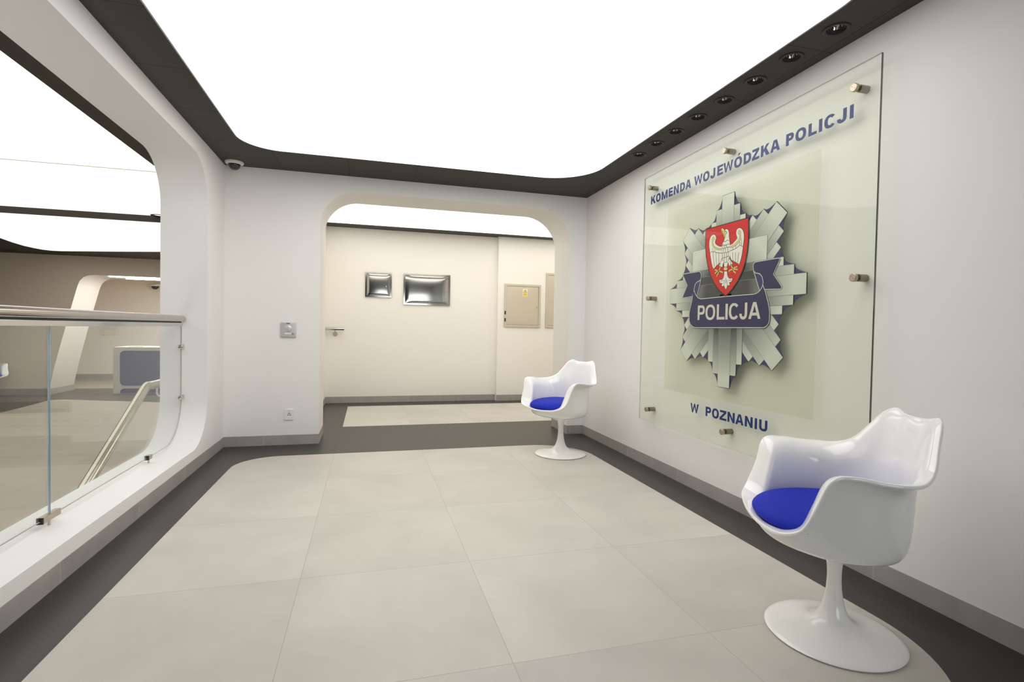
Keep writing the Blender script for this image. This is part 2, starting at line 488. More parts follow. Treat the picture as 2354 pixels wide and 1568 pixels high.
ART={
 'shield':[(-0.2431,0.4751),(0.2133,0.4725),(0.2166,0.392),(0.217,0.3186),(0.2094,0.2463),(0.1936,0.182),(0.1666,0.1218),(0.1255,0.0619),(0.0716,0.009),(0.0039,-0.0351),(-0.0702,0.0108),(-0.1285,0.0672),(-0.176,0.1322),(-0.2049,0.2006),(-0.2278,0.2733),(-0.2376,0.349)],
 'wingL':[(-0.0539,0.3201),(-0.0784,0.3245),(-0.1035,0.337),(-0.1189,0.3481),(-0.1282,0.3599),(-0.1238,0.3737),(-0.117,0.3902),(-0.1214,0.4054),(-0.1345,0.418),(-0.1497,0.4214),(-0.1674,0.4171),(-0.1823,0.4057),(-0.1914,0.3876),(-0.1949,0.3669),(-0.1931,0.3438),(-0.1876,0.3185),(-0.1812,0.2899),(-0.1735,0.2602),(-0.1629,0.2215),(-0.1501,0.1909),(-0.1364,0.1684),(-0.128,0.1772),(-0.1218,0.1789),(-0.1145,0.1837),(-0.1073,0.1909),(-0.0999,0.1925),(-0.0901,0.1946),(-0.0782,0.2052),(-0.0684,0.2056),(-0.0602,0.211),(-0.0534,0.2228),(-0.0479,0.2363),(-0.0504,0.295)],
 'wingR':[(0.036,0.3177),(0.0655,0.3224),(0.0918,0.3396),(0.107,0.3493),(0.1088,0.3596),(0.1017,0.3713),(0.0966,0.3873),(0.0981,0.4037),(0.1065,0.4158),(0.1218,0.4199),(0.1394,0.4167),(0.1551,0.4057),(0.1665,0.3902),(0.1737,0.3697),(0.1758,0.3456),(0.1726,0.3194),(0.1683,0.2934),(0.165,0.2686),(0.1598,0.2371),(0.1523,0.2097),(0.1424,0.1854),(0.1322,0.1686),(0.1262,0.1813),(0.1195,0.1821),(0.1139,0.1828),(0.1047,0.1914),(0.0957,0.1925),(0.0866,0.1951),(0.0772,0.2054),(0.0658,0.2067),(0.0541,0.2143),(0.0442,0.2309),(0.0376,0.2518),(0.0363,0.2828)],
 'body':[(-0.0214,0.3747),(-0.0277,0.3554),(-0.0404,0.3432),(-0.0492,0.3241),(-0.0533,0.3074),(-0.052,0.2756),(-0.0493,0.2396),(-0.0429,0.2325),(-0.0299,0.2074),(-0.0221,0.1939),(-0.0177,0.1731),(0.0096,0.1701),(0.018,0.1924),(0.0241,0.2134),(0.0373,0.2318),(0.0386,0.2825),(0.0371,0.3175),(0.0287,0.3527),(0.0214,0.3894),(0.0219,0.4047),(0.0179,0.4178),(0.0069,0.4306),(-0.0063,0.4368),(-0.0157,0.4354),(-0.0213,0.4294),(-0.0182,0.4117),(-0.0128,0.3951),(-0.0158,0.3816)],
 'thighL':[(-0.043,0.2341),(-0.0519,0.2163),(-0.0682,0.1992),(-0.0749,0.1849),(-0.0577,0.1806),(-0.0427,0.1711),(-0.0357,0.1751),(-0.0295,0.1995),(-0.0304,0.22)],
 'thighR':[(0.0279,0.233),(0.045,0.2108),(0.0617,0.195),(0.069,0.1834),(0.0578,0.1809),(0.0462,0.183),(0.0398,0.1714),(0.0327,0.1753),(0.0274,0.1913),(0.02,0.1999),(0.0206,0.2138)],
 'beak':[(-0.0498,0.4517),(-0.0399,0.4452),(-0.0276,0.4367),(-0.0233,0.4204),(-0.0129,0.3967),(-0.0146,0.3814),(-0.0228,0.3804),(-0.0329,0.3922),(-0.0432,0.4113),(-0.0583,0.4265),(-0.0625,0.4382),(-0.0581,0.4485)],
 'bandL':[(-0.1651,0.3932),(-0.1564,0.3999),(-0.1466,0.4063),(-0.1386,0.397),(-0.1356,0.3852),(-0.1454,0.3787),(-0.1488,0.3696),(-0.1482,0.3566),(-0.1413,0.3426),(-0.1282,0.3294),(-0.1077,0.3184),(-0.0827,0.3108),(-0.0557,0.3061),(-0.0553,0.2966),(-0.0823,0.3004),(-0.1123,0.3094),(-0.1406,0.3248),(-0.1566,0.3433),(-0.1625,0.3636),(-0.162,0.3814)],
 'bandR':[(0.1245,0.4066),(0.1358,0.3986),(0.1426,0.3914),(0.143,0.3824),(0.14,0.3754),(0.1426,0.366),(0.1444,0.3478),(0.1364,0.3326),(0.1194,0.3172),(0.0955,0.3057),(0.0688,0.299),(0.0438,0.2965),(0.0422,0.3075),(0.0683,0.3113),(0.0927,0.3198),(0.1144,0.3331),(0.1292,0.3457),(0.1339,0.3645),(0.1301,0.3786),(0.1168,0.3809),(0.1175,0.3913),(0.1205,0.3968)],
 'knob':[(0.0196,0.155),(0.0129,0.1464),(-0.0023,0.1441),(-0.0191,0.1497),(-0.0255,0.1598),(-0.0198,0.1678),(-0.0034,0.1707),(0.0121,0.1651)],
 'tail':[(-0.0172,0.1403),(-0.0164,0.1211),(-0.0197,0.1022),(-0.0266,0.0919),(-0.0368,0.0845),(-0.0515,0.0823),(-0.0676,0.0851),(-0.066,0.0717),(-0.057,0.0613),(-0.0441,0.0582),(-0.0316,0.062),(-0.0385,0.0502),(-0.0392,0.0406),(-0.0326,0.0359),(-0.0222,0.0379),(-0.0141,0.0428),(-0.0095,0.0315),(0.0048,0.0113),(0.0155,0.0269),(0.02,0.0416),(0.0293,0.0381),(0.0395,0.0367),(0.0443,0.0424),(0.0408,0.0535),(0.0365,0.0606),(0.0467,0.0577),(0.0606,0.0613),(0.0691,0.0726),(0.0706,0.0852),(0.0537,0.0827),(0.0395,0.0846),(0.027,0.0939),(0.0183,0.1069),(0.0146,0.1222),(0.0129,0.1373)],
 'bannerF':[(-0.3744,0.0199),(-0.3827,-0.0105),(-0.3965,-0.064),(-0.414,-0.1101),(-0.4241,-0.1488),(-0.4217,-0.2036),(-0.4054,-0.2311),(-0.372,-0.2525),(-0.3399,-0.2582),(0.3754,-0.2566),(0.4009,-0.2486),(0.4193,-0.2298),(0.4258,-0.2033),(0.4247,-0.1532),(0.4121,-0.1026),(0.3882,-0.0384),(0.361,0.0141),(0.3351,-0.0192),(0.3133,-0.0313),(0.282,-0.0384),(0.0945,-0.0376),(0.0044,-0.0377),(-0.2808,-0.0408),(-0.3184,-0.0294),(-0.3511,-0.0008)],
 'tailL':[(-0.527,0.1695),(-0.3084,0.1693),(-0.2881,0.1578),(-0.2822,0.1346),(-0.2872,0.1068),(-0.3052,0.097),(-0.3361,0.09),(-0.3575,0.0726),(-0.3672,0.0464),(-0.3742,0.016),(-0.3824,-0.0163),(-0.522,-0.0194),(-0.4585,0.0745)],
 'foldL':[(-0.2901,0.1033),(-0.3004,0.0568),(-0.3314,-0.0191),(-0.3511,-0.0008),(-0.3684,0.0311),(-0.3666,0.0617),(-0.3485,0.0834),(-0.3052,0.097)],
 'tailR':[(0.2694,0.158),(0.2871,0.1705),(0.4859,0.1714),(0.4983,0.1622),(0.4476,0.0766),(0.519,-0.007),(0.5136,-0.0209),(0.3743,-0.0138),(0.361,0.0141),(0.3637,0.0329),(0.3537,0.0656),(0.3307,0.0901),(0.29,0.0989),(0.2734,0.1152)],
 'foldR':[(0.2736,0.1103),(0.3329,-0.019),(0.3552,0.005),(0.3628,0.033),(0.3513,0.069),(0.3285,0.0903),(0.2923,0.0987)],
}
LIN={
 'dark':[[(-0.061,0.4324),(-0.0501,0.431),(-0.0374,0.4158),(-0.0245,0.3908)],[(-0.1495,0.2976),(-0.1397,0.2462),(-0.127,0.1835)],[(-0.1139,0.2871),(-0.1109,0.2474),(-0.1031,0.1921)],[(-0.0814,0.2795),(-0.0783,0.2354),(-0.0782,0.2052)],[(-0.1798,0.2871),(-0.1675,0.3009),(-0.1495,0.2973),(-0.1317,0.2935),(-0.1139,0.2871),(-0.0814,0.2795),(-0.0519,0.2731)],[(0.0667,0.2663),(0.0669,0.2357),(0.0714,0.2076)],[(0.0963,0.2592),(0.0957,0.194)],[(0.1286,0.2548),(0.1193,0.1867)],[(0.0411,0.2769),(0.0673,0.2793),(0.0942,0.2839),(0.1182,0.2933),(0.1355,0.3012),(0.1486,0.2985),(0.1664,0.2877)],[(-0.047,0.3293),(-0.0421,0.3275),(-0.0338,0.3289),(-0.0182,0.3258),(0.0008,0.3245),(0.017,0.3282),(0.0334,0.3242)],[(-0.0508,0.3054),(-0.0388,0.3069),(-0.0315,0.3019),(-0.0172,0.3022),(0.0039,0.3069),(0.0249,0.3054),(0.0366,0.3037)],[(-0.0508,0.2755),(-0.0421,0.2712),(-0.0278,0.2724),(-0.0206,0.2698),(-0.0113,0.2748),(0.0031,0.2682),(0.0193,0.2737),(0.0379,0.2712)],[(-0.0455,0.236),(-0.0359,0.2364),(-0.0193,0.239),(-0.0073,0.2359),(0.0066,0.2404),(0.0206,0.2417),(0.0371,0.2349)],[(-0.0296,0.2011),(-0.0177,0.2012),(-0.0012,0.2024),(0.0176,0.2017)],[(-0.0313,0.3544),(-0.0168,0.349),(-0.0051,0.3534),(0.0065,0.3562),(0.023,0.3505)],[(-0.1533,0.325),(-0.1524,0.3054)],[(-0.1298,0.3087),(-0.1318,0.2961)],[(0.1345,0.3254),(0.1355,0.3012)],[(0.1489,0.344),(0.1529,0.3001)],[(0.0979,0.3023),(0.0963,0.2859)],[(0.0689,0.2959),(0.0684,0.2807)],[(-0.0373,0.3271),(-0.0388,0.3069)],[(-0.0205,0.3245),(-0.0184,0.3024)],[(0.0008,0.3245),(0.0015,0.3073)],[(-0.0338,0.3014),(-0.035,0.2733)],[(-0.01,0.2996),(-0.0113,0.2748)],[(0.0133,0.3056),(0.0158,0.2742)],[(-0.0396,0.2667),(-0.0359,0.2364)],[(-0.0181,0.267),(-0.0169,0.2387)],[(0.0055,0.2685),(0.0043,0.2407)],[(0.0218,0.2694),(0.023,0.2414)],[(-0.0191,0.2358),(-0.0189,0.203)],[(0.0067,0.2388),(0.0059,0.2031)],[(-0.0116,0.0809),(-0.015,0.0648),(-0.0142,0.0455)],[(0.0133,0.0788),(0.0161,0.0622),(0.0199,0.0429)],[(0.0024,0.0934),(0.0036,0.0551)],[(-0.0575,0.0738),(-0.0406,0.0738),(-0.024,0.0806)],[(0.0318,0.0758),(0.0442,0.0707),(0.0601,0.0748)],[(-0.0585,0.2013),(-0.0652,0.1862)],[(0.0407,0.2052),(0.0554,0.1835)],[(-0.0319,0.1982),(-0.0369,0.1752)]],
 'eye':[[(-0.0175,0.4225),(-0.0079,0.4192),(-0.0005,0.4117),(-0.0003,0.4055),(-0.0097,0.4047)]],
 'leg':[[(-0.0587,0.1776),(-0.0734,0.149)],[(-0.0734,0.149),(-0.0958,0.1537),(-0.116,0.1622),(-0.1208,0.1555)],[(-0.0734,0.149),(-0.1029,0.1472),(-0.1077,0.1413),(-0.1199,0.1345)],[(-0.0734,0.1482),(-0.0848,0.1295),(-0.0945,0.1232),(-0.0989,0.1117)],[(-0.0734,0.149),(-0.0511,0.1404),(-0.0365,0.1374),(-0.035,0.1309)],[(0.0533,0.1768),(0.0739,0.1477)],[(0.0739,0.1477),(0.0479,0.1428),(0.0353,0.141),(0.0345,0.1318)],[(0.0739,0.1493),(0.0972,0.1559),(0.1127,0.1602),(0.1152,0.1524)],[(0.074,0.1469),(0.1001,0.1419),(0.1179,0.1416),(0.1171,0.1341)],[(0.074,0.1469),(0.085,0.1267),(0.0986,0.1239),(0.099,0.1132)]],
 'out':[[(-0.527,0.1695),(-0.3084,0.1693),(-0.2881,0.1578),(-0.2822,0.1346),(-0.2872,0.1068),(-0.3052,0.097),(-0.3361,0.09),(-0.3575,0.0726),(-0.3672,0.0464),(-0.3724,0.0198)],[(-0.3744,0.0199),(-0.3824,-0.0163),(-0.522,-0.0194),(-0.4585,0.0745),(-0.527,0.1695)],[(-0.3744,0.0199),(-0.3827,-0.0105),(-0.3965,-0.064),(-0.414,-0.1101),(-0.4241,-0.1488),(-0.4217,-0.2036),(-0.4054,-0.2311),(-0.372,-0.2525),(-0.3399,-0.2582),(0.3754,-0.2566),(0.4009,-0.2486),(0.4193,-0.2298),(0.4258,-0.2033),(0.4247,-0.1532),(0.4121,-0.1026),(0.3882,-0.0384),(0.361,0.0141)],[(-0.3684,0.0311),(-0.3511,-0.0008),(-0.3184,-0.0294),(-0.2808,-0.0408),(0.0044,-0.0377),(0.0945,-0.0376),(0.282,-0.0384),(0.3133,-0.0313),(0.3351,-0.0192),(0.3552,0.005),(0.3628,0.033),(0.3513,0.069),(0.3285,0.0903),(0.2923,0.0987),(0.2735,0.1136)],[(-0.2872,0.1068),(-0.3004,0.0568),(-0.3314,-0.0191)],[(0.2735,0.1136),(0.3329,-0.019)],[(0.2735,0.1136),(0.2679,0.1386),(0.2694,0.158),(0.2871,0.1705),(0.4859,0.1714),(0.4983,0.1622),(0.4476,0.0766),(0.519,-0.007),(0.5136,-0.0209),(0.3743,-0.0138)]],
}

# ================================================================ ROOM SHELL
# left wall with the big rounded opening on to the lobby
OPEN_L = rrect(.95, 5.213, .178, 2.652, .39, 20)
bm = plate([rect(-2.6, 9.4, -.9, 3.0), OPEN_L], XL2, XL, FX)
for f in bm.faces:
    c = f.calc_center_median()
    if XL2 + .01 < c.x < XL - .01 and .1 < c.z < 2.7 and -.9 < c.y < 5.3:
        f.material_index = 1
struct(obj('wall_left', bm, [M['wall'], M['reveal']], smooth=40), 'white wall with a large rounded opening on to the lobby', 'wall')

bm = bmesh.new(); box(bm, XR, XR + .25, -2.6, Y0, -.05, 3.0)
struct(obj('wall_right', bm, M['wall']), 'plain white wall carrying the glass sign', 'wall')

OPEN_B = [(-.49, -.05)] + [(2.285, -.05)] + [p for p in rrect(-.49, 2.285, 0, 2.645, .39, 16, (.41, .37, 0, 0)) if p[1] > .01]
bm = plate([[(XL, -.05), (-.49, -.05)] + [p for p in reversed(rrect(-.49, 2.285, 0, 2.645, .39, 16, (.41, .37, 0, 0))) if p[1] > .01][::1] + [(2.285, -.05), (4.5, -.05), (4.5, 3.0), (XL, 3.0)]], Y0, Y1, FY)
for f in bm.faces:
    c = f.calc_center_median()
    f.material_index = 0 if c.y < Y0 + .01 else 1
struct(obj('wall_back', bm, [M['wall'], M['wall_warm']], smooth=40), 'white end wall with a rounded doorway', 'wall')

bm = plate([rect(XL2, 4.5, -.05, 3.0), rect(.25, 2.25, .45, 2.45)], -2.85, -2.6, FY)
struct(obj('wall_front', bm, M['charcoal']))
bm = plate([rect(.25, 2.25, .45, 2.45)] + [rect(.30 + .965 * k, 1.235 + .965 * k, .5, 2.4) for k in range(2)], -2.76, -2.70, FY)
wn = struct(obj('window_1', bm, M['black']), 'dark framed window behind the camera', 'window')
bm = bmesh.new(); box(bm, .29, 2.21, -2.735, -2.725, .49, 2.41)
obj('window_pane', bm, M['glass'], wn)

# floor: dark tiles with pale inlays
bm = bmesh.new(); box(bm, XL2, 4.5, -2.6, 9.2, -.12, 0)
struct(obj('floor', bm, M['tile_dark']), 'anthracite tiled floor', 'floor')
RUG = rrect(-1.128, 2.165, 1.12, 5.275, .5, 18, (.52, .36, .5, .62))
struct(obj('floor_inlay', plate([RUG], -.004, .0012, FZ), M['tile_light']), 'pale tiled floor field with rounded corners in the middle of the room', 'floor')
struct(obj('floor_inlay', plate([rect(-.29, 3.9, 6.67, 8.35)], -.004, .0012, FZ), M['tile_light']), 'pale tiled floor field in the corridor beyond the doorway', 'floor')

# ceiling: charcoal frame round the luminous panel, holes for the downlights
DL = [(2.30, y) for y in (2.181, 2.475, 2.762, 3.052, 3.347, 3.636, 3.915, 4.207)]
PANEL = rrect(-1.093, 2.177, 1.6, 5.163, .5, 18, (.50, .33, .5, .45))
bm = plate([rect(XL, XR, -2.6, Y0), PANEL] + [circ(x, y, .046, 28) for x, y in DL], H, H + .06, FZ)
struct(obj('ceiling', bm, M['ceil'], smooth=40), 'charcoal ceiling border', 'ceiling')
tag(obj('luminous_ceiling_panel', plate([rrect(-1.085, 2.169, 1.608, 5.155, .5, 18, (.49, .32, .49, .44))], H + .002, H + .03, FZ), M['panel']),
    'huge white luminous ceiling panel with rounded corners above the room with the chairs', 'ceiling light')

# corridor behind the doorway
bm = bmesh.new()
box(bm, -.90, 2.125, YB, YB + .2, -.05, 3.0)
box(bm, 2.125, 4.5, YP, YB + .2, -.05, 3.0)
struct(obj('wall_far', bm, M['wall_warm']), 'cream corridor wall with a shallow pier on its right', 'wall')
bm = bmesh.new(); box(bm, XL, -.65, Y1, YB, -.05, 3.0)
struct(obj('wall_corridor_left', bm, M['wall_warm']))
bm = bmesh.new(); box(bm, 4.3, 4.5, Y1, YB + .2, -.05, 3.0)
struct(obj('wall_corridor_right', bm, M['wall_warm']))
bm = plate([rect(-.65, 4.3, Y1, YB), rect(-.62, 4.05, 6.5, 8.43)], H, H + .05, FZ)
struct(obj('ceiling_corridor', bm, M['ceil']), 'dark ceiling border in the corridor', 'ceiling')
tag(obj('luminous_ceiling_panel', plate([rect(-.615, 4.045, 6.505, 8.425)], H + .002, H + .03, FZ), M['panel_cor']),
    'warm white luminous ceiling panel in the corridor, seen through the rounded doorway', 'ceiling light')

# skirtings
def skirting(name, boxes, mat, label=None):
    bm = bmesh.new()
    for b in boxes:
        box(bm, *b[:4], 0.0, BB)
    return struct(obj(name, bm, mat), label, 'skirting' if label else None)
T = .003
skirting('baseboard_right', [(XR - T, XR, -2.6, Y0)], M['skirt_y'], 'grey concrete skirting along the wall with the sign')
skirting('baseboard_left', [(XL, XL + T, -2.6, Y0)], M['skirt_y'], 'grey concrete skirting under the sill of the lobby opening')
skirting('baseboard_back', [(XL + T, -.49 + T, Y0 - T, Y0), (2.285 - T, XR - T, Y0 - T, Y0)], M['skirt_x'], 'grey concrete skirting either side of the doorway')
skirting('baseboard_jamb', [(-.49, -.49 + T, Y0, Y1), (2.285 - T, 2.285, Y0, Y1)], M['skirt_y'])
skirting('baseboard_far', [(-.65, 2.125, YB - T, YB), (2.125 - T, 4.3, YP - T, YP)], M['skirt_x'], 'grey concrete skirting along the corridor wall')
skirting('baseboard_corridor', [(-.65, -.65 + T, Y1, YB)], M['skirt_y'])

# ================================================================ LOBBY BEYOND THE OPENING
LW = 14.10
bm = plate([[(-13, -2.6), (-2.72, -2.6), (-2.72, 6.4), (XL2, 6.4), (XL2, 19), (-13, 19)]], LZ - .15, LZ, FZ)
struct(obj('floor_lobby', bm, M['lobby_dark']), 'dark tiled lobby floor', 'floor')
LOBBY_FIELD = [(-6.39, -2), (-2.75, -2), (-2.75, 11.6), (-2.95, 11.95), (-3.4, 12.25), (-4.2, 12.50), (-5.39, 12.92), (-5.7, 13.03), (-5.96, 13.13), (-6.2, 13.2), (-6.36, 13.2), (-6.46, 13.1), (-6.46, 12.9), (-6.42, 12.5), (-6.385, 11.9), (-6.385, 11.4)]
struct(obj('floor_inlay', plate([LOBBY_FIELD], LZ - .004, LZ + .0015, FZ), M['lobby_light']), 'beige tiled floor field in the lobby behind the glass', 'floor')
struct(obj('floor_inlay', plate([rect(-12.4, -2.2, 15.35, 17.7)], LZ - .004, LZ + .0015, FZ), M['lobby_grey']))
# stair down beside the wall
bm = bmesh.new()
box(bm, -2.72, XL2, 5.3, 6.4, LZ - .5, LZ)
for k in range(9):
    box(bm, -2.72, XL2, 5.3 - .29 * (k + 1), 5.3 - .29 * k, LZ - .5 - .17 * (k + 1), LZ - .17 * (k + 1))
struct(obj('floor_stair', bm, M['lobby_dark']), 'stair running down beside the opening', 'stairs')
bm = bmesh.new(); box(bm, -2.80, -2.72, -2.6, 5.3, -2.4, LZ - .001)
struct(obj('wall_stair', bm, M['wall_lobby']))
bm = bmesh.new()
box(bm, -13.2, -13, -2.6, 19, LZ - .1, 3.0)
struct(obj('wall_lobby_left', bm, M['wall_lobby']))
bm = bmesh.new(); box(bm, -13, XL2, -2.85, -2.6, -2.4, 3.0)
struct(obj('wall_lobby_front', bm, M['wall_lobby']))
bm = bmesh.new(); box(bm, XL2, XL2 + .2, 9.4, 19, LZ - .1, 3.0)
struct(obj('wall_lobby_right', bm, M['wall_lobby']))
# portal wall with a slanted, rounded opening
PORT = [(-6.985, LZ - .1), (-6.94, LZ + .12), (-6.85, .16), (-6.72, .72), (-6.53, 1.52), (-6.40, 2.04), (-6.36, 2.15), (-6.29, 2.235), (-6.19, 2.285), (-6.06, 2.30), (-5.88, 2.30), (-2.6, 2.30), (-2.6, LZ - .1)]
bm = plate([[(-13, LZ - .1)] + PORT + [(XL2, LZ - .1), (XL2, 3.0), (-13, 3.0)]], LW, LW + 1.02, FY)
for f in bm.faces:
    c = f.calc_center_median()
    if LW + .02 < c.y < LW + 1.0 and c.x > -7.1 and c.z < 2.5 and c.x < -2.5:
        f.material_index = 1
struct(obj('wall_portal', bm, [M['wall_lobby'], M['portal']], smooth=40), 'lobby wall with a slanted white portal around the desk', 'wall')
bm = bmesh.new()
box(bm, -12.5, -2.2, 17.7, 17.9, LZ - .1, 3.0)
struct(obj('wall_recess', bm, M['wall_warm']), 'wall at the back of the recess behind the desk', 'wall')
bm = bmesh.new(); box(bm, -12.5, -2.2, LW + 1.02, 17.7, 2.76, 2.82)
struct(obj('ceiling_recess', bm, M['wall_lobby']))
bm = bmesh.new()
box(bm, -13, -6.97, LW - .01, LW, LZ, LZ + .145)
box(bm, -7.0, -6.925, LW - .005, LW + 1.02, LZ, LZ + .135)
box(bm, -12.5, -2.2, 17.68, 17.7, LZ, LZ + .16)
struct(obj('baseboard_lobby', bm, M['skirt_x']), 'grey skirting of the lobby walls', 'skirting')
# lobby ceilings: upper field, step, lower field
PAN1 = rect(-9.4, -2.09, 2.4, 8.865)
bm = plate([rect(-13, XL2, -2.6, 8.88), PAN1], H, H + .06, FZ)
struct(obj('ceiling_lobby', bm, M['ceil_lobby']), 'dark ceiling border over the lobby', 'ceiling')
t = empty('luminous_ceiling_panel', (-5.7, 6.28, H + .01))
tag(t, 'luminous lobby ceiling panel crossed by one thin joint, nearer of the two beyond the glass', 'ceiling light')
obj('membrane', plate([rect(-9.39, -2.1, 2.41, 6.275)], H + .002, H + .03, FZ), M['panel_lob'], t, loc=(5.7, -6.28, -H - .01))
obj('membrane', plate([rect(-9.39, -2.1, 6.283, 8.855)], H + .002, H + .03, FZ), M['panel_lob'], t, loc=(5.7, -6.28, -H - .01))
bm = bmesh.new(); box(bm, -9.39, -2.1, 6.272, 6.286, H - .001, H + .012)
obj('joint_profile', bm, M['wall_lobby'], t, loc=(5.7, -6.28, -H - .01))
PAN2 = [(-6.45, 8.90), (-2.2, 8.90), (-2.2, 11.6), (-2.5, 11.95), (-3.2, 12.3), (-4.23, 12.56), (-5.2, 12.93), (-5.79, 13.13), (-6.1, 13.25), (-6.35, 13.33), (-6.52, 13.33), (-6.62, 13.22), (-6.66, 13.0), (-6.67, 12.7), (-6.60, 12.2), (-6.48, 11.64), (-6.45, 11.3)]
bm = plate([rect(-13, XL2, 8.88, LW), PAN2], LH, LH + .06, FZ)
box(bm, -13, XL2, 8.865, 8.885, LH, H + .06)
struct(obj('ceiling_lobby_lower', bm, M['ceil_lobby'], smooth=40), 'lower dark ceiling border at the far end of the lobby', 'ceiling')
tag(obj('luminous_ceiling_panel', plate([PAN2], LH + .002, LH + .03, FZ), M['panel_lob']),
    'luminous ceiling panel with a wavy edge at the far end of the lobby', 'ceiling light')

# strip lamps in the portal soffit
for i, (y, x0) in enumerate(((14.28, -5.86), (14.80, -5.72))):
    bm = bmesh.new(); box(bm, x0, -2.7, y, y + .09, 2.285, 2.302, bev=.004)
    tag(obj('strip_lamp', bm, M['strip']), ['long bright strip lamp in the soffit above the desk, nearer the lobby', 'long bright strip lamp in the soffit above the desk, nearer the back wall'][i], 'strip light', 'strip lamps above the desk')

# reception desk
t = tag(empty('reception_desk', (-4.7, 14.4, LZ)), 'cream reception desk with slate blue rounded panels behind the glass', 'desk')
def D(bm): 
    for v in bm.verts: v.co -= Vector((-4.7, 14.4, LZ))
    return bm
DX0, DX1, DZ1 = -5.72, -3.6, .643
pan_top = rrect(-5.59, -3.73, -.262, .563, .10, 8)
pan_low = [(-5.585, LZ + .004)] + [(-3.735, LZ + .004)] + [p for p in rrect(-5.585, -3.735, LZ + .004, -.325, .08, 8, (.08, .08, 0, 0)) if p[1] > LZ + .01]
obj('front_frame', D(plate([rrect(DX0, DX1, LZ, DZ1, .05, 6, (.05, .05, 0, 0)), pan_top, pan_low], 14.14, 14.19, FY)), M['desk'], t, 40)
obj('front_panel', D(plate([rrect(-5.61, -3.71, -.28, .58, .08, 6)], 14.165, 14.2, FY)), M['desk_blue'], t)
obj('kick_panel', D(plate([rrect(-5.6, -3.72, LZ + .002, -.31, .06, 6)], 14.165, 14.2, FY)), M['desk_blue'], t)
for a_, b_ in ((DX0, DX0 + .05), (DX1 - .05, DX1)):
    bm = bmesh.new(); box(bm, a_, b_, 14.19, 14.8, LZ, DZ1 - .03)
    obj('side_panel', D(bm), M['desk'], t)
bm = bmesh.new(); box(bm, DX0 + .02, DX1 - .02, 14.16, 14.85, DZ1 - .03, DZ1 + .006, bev=.006)
obj('desktop', D(bm), M['desk'], t)
bm = bmesh.new(); box(bm, -5.45, -5.15, 14.25, 14.46, DZ1 + .006, DZ1 + .022, bev=.003)
tag(obj('paper_stack', bm, M['stick_white']), 'thin stack of white paper on the reception desk', 'papers')

def dome_camera(name, loc, r, label, s=1.0):
    t = tag(empty(name, loc), label, 'security camera')
    bm = bmesh.new()
    lathe(bm, [(0, 0), (r, 0), (r * 1.0, -.010 * s), (r * .93, -.020 * s), (r * .72, -.026 * s), (r * .66, -.024 * s), (r * .66, -.004), (0, -.004)], 48)
    obj('mounting_ring', bm, M['cam_white'], t, 30)
    bm = bmesh.new()
    q = r * .64
    lathe(bm, [(q, -.012 * s), (q, -.03 * s)] + [(q * cos(a * pi / 24), -.03 * s - q * .92 * sin(a * pi / 24)) for a in range(1, 12)] + [(0, -.03 * s - q * .92)], 48)
    obj('dome', bm, M['black_gloss'], t, 50)
    return t
dome_camera('dome_camera', (-1.272, 5.632, H), .083, 'white dome camera with black bubble in the ceiling corner above the socket wall')
dc = dome_camera('dome_camera', (-6.0, 17.42, 2.335), .15, 'small dome camera on the wall of the recess behind the reception desk', 1.7)
bm = bmesh.new(); box(bm, -.05, .05, 0, .279, .0, .035, bev=.006)
obj('wall_arm', bm, M['cam_white'], dc)

# handrail of the stair
t = tag(empty('stair_handrail', (-1.85, 5.2, .70)), 'steel stair handrail sloping down behind the glass balustrade', 'handrail')
bm = bmesh.new()
e = Vector((-1.85, 5.20, .690))
d1 = Vector((0, 1.02, .579)); d1.normalize()
pts = [e - d1 * 2.6, e - d1 * .06, e - d1 * .03 + Vector((0, .004, -.001)), e + Vector((0, .012, -.006)), e + Vector((0, .04, -.010)), e + Vector((0, .08, -.012)), e + Vector((0, .9, -.02))]
tube(bm, [p - Vector((-1.85, 5.2, .70)) for p in pts], .036, 20)
obj('rail_tube', bm, M['rail_lobby'], t, 40)
for y, z in ((5.42, .675), (3.9, -.05)):
    bm = bmesh.new()
    tube(bm, [p - Vector((-1.85, 5.2, .70)) for p in (Vector((-1.85, y, z - .02)), Vector((-1.85, y, z - .085)), Vector((-1.838, y, z - .105)), Vector((-1.81, y, z - .115)), Vector((XL2 - .001, y, z - .115)))], .009, 10)
    obj('wall_bracket', bm, M['white_plastic'], t, 40)

# small wall fittings in the recess
t = tag(empty('notice_plate', (-7.18, 17.70, 1.01)), 'pale square plate on the wall behind the reception desk', 'wall plate')
bm = bmesh.new(); box(bm, -.19, .19, -.02, 0, -.155, .155, bev=.006); obj('plate', bm, M['wall_warm'], t)
bm = bmesh.new(); box(bm, -.10, .10, -.028, -.02, -.02, .02, bev=.003); obj('label_strip', bm, M['white_plastic'], t)
t = tag(empty('double_socket', (-7.92, 17.70, -.165)), 'pale double socket low on the wall left of the reception desk', 'socket')
bm = bmesh.new(); box(bm, -.045, .045, -.015, 0, -.045, -.004, bev=.004); box(bm, -.045, .045, -.015, 0, .004, .045, bev=.004); obj('cover', bm, M['white_plastic'], t)

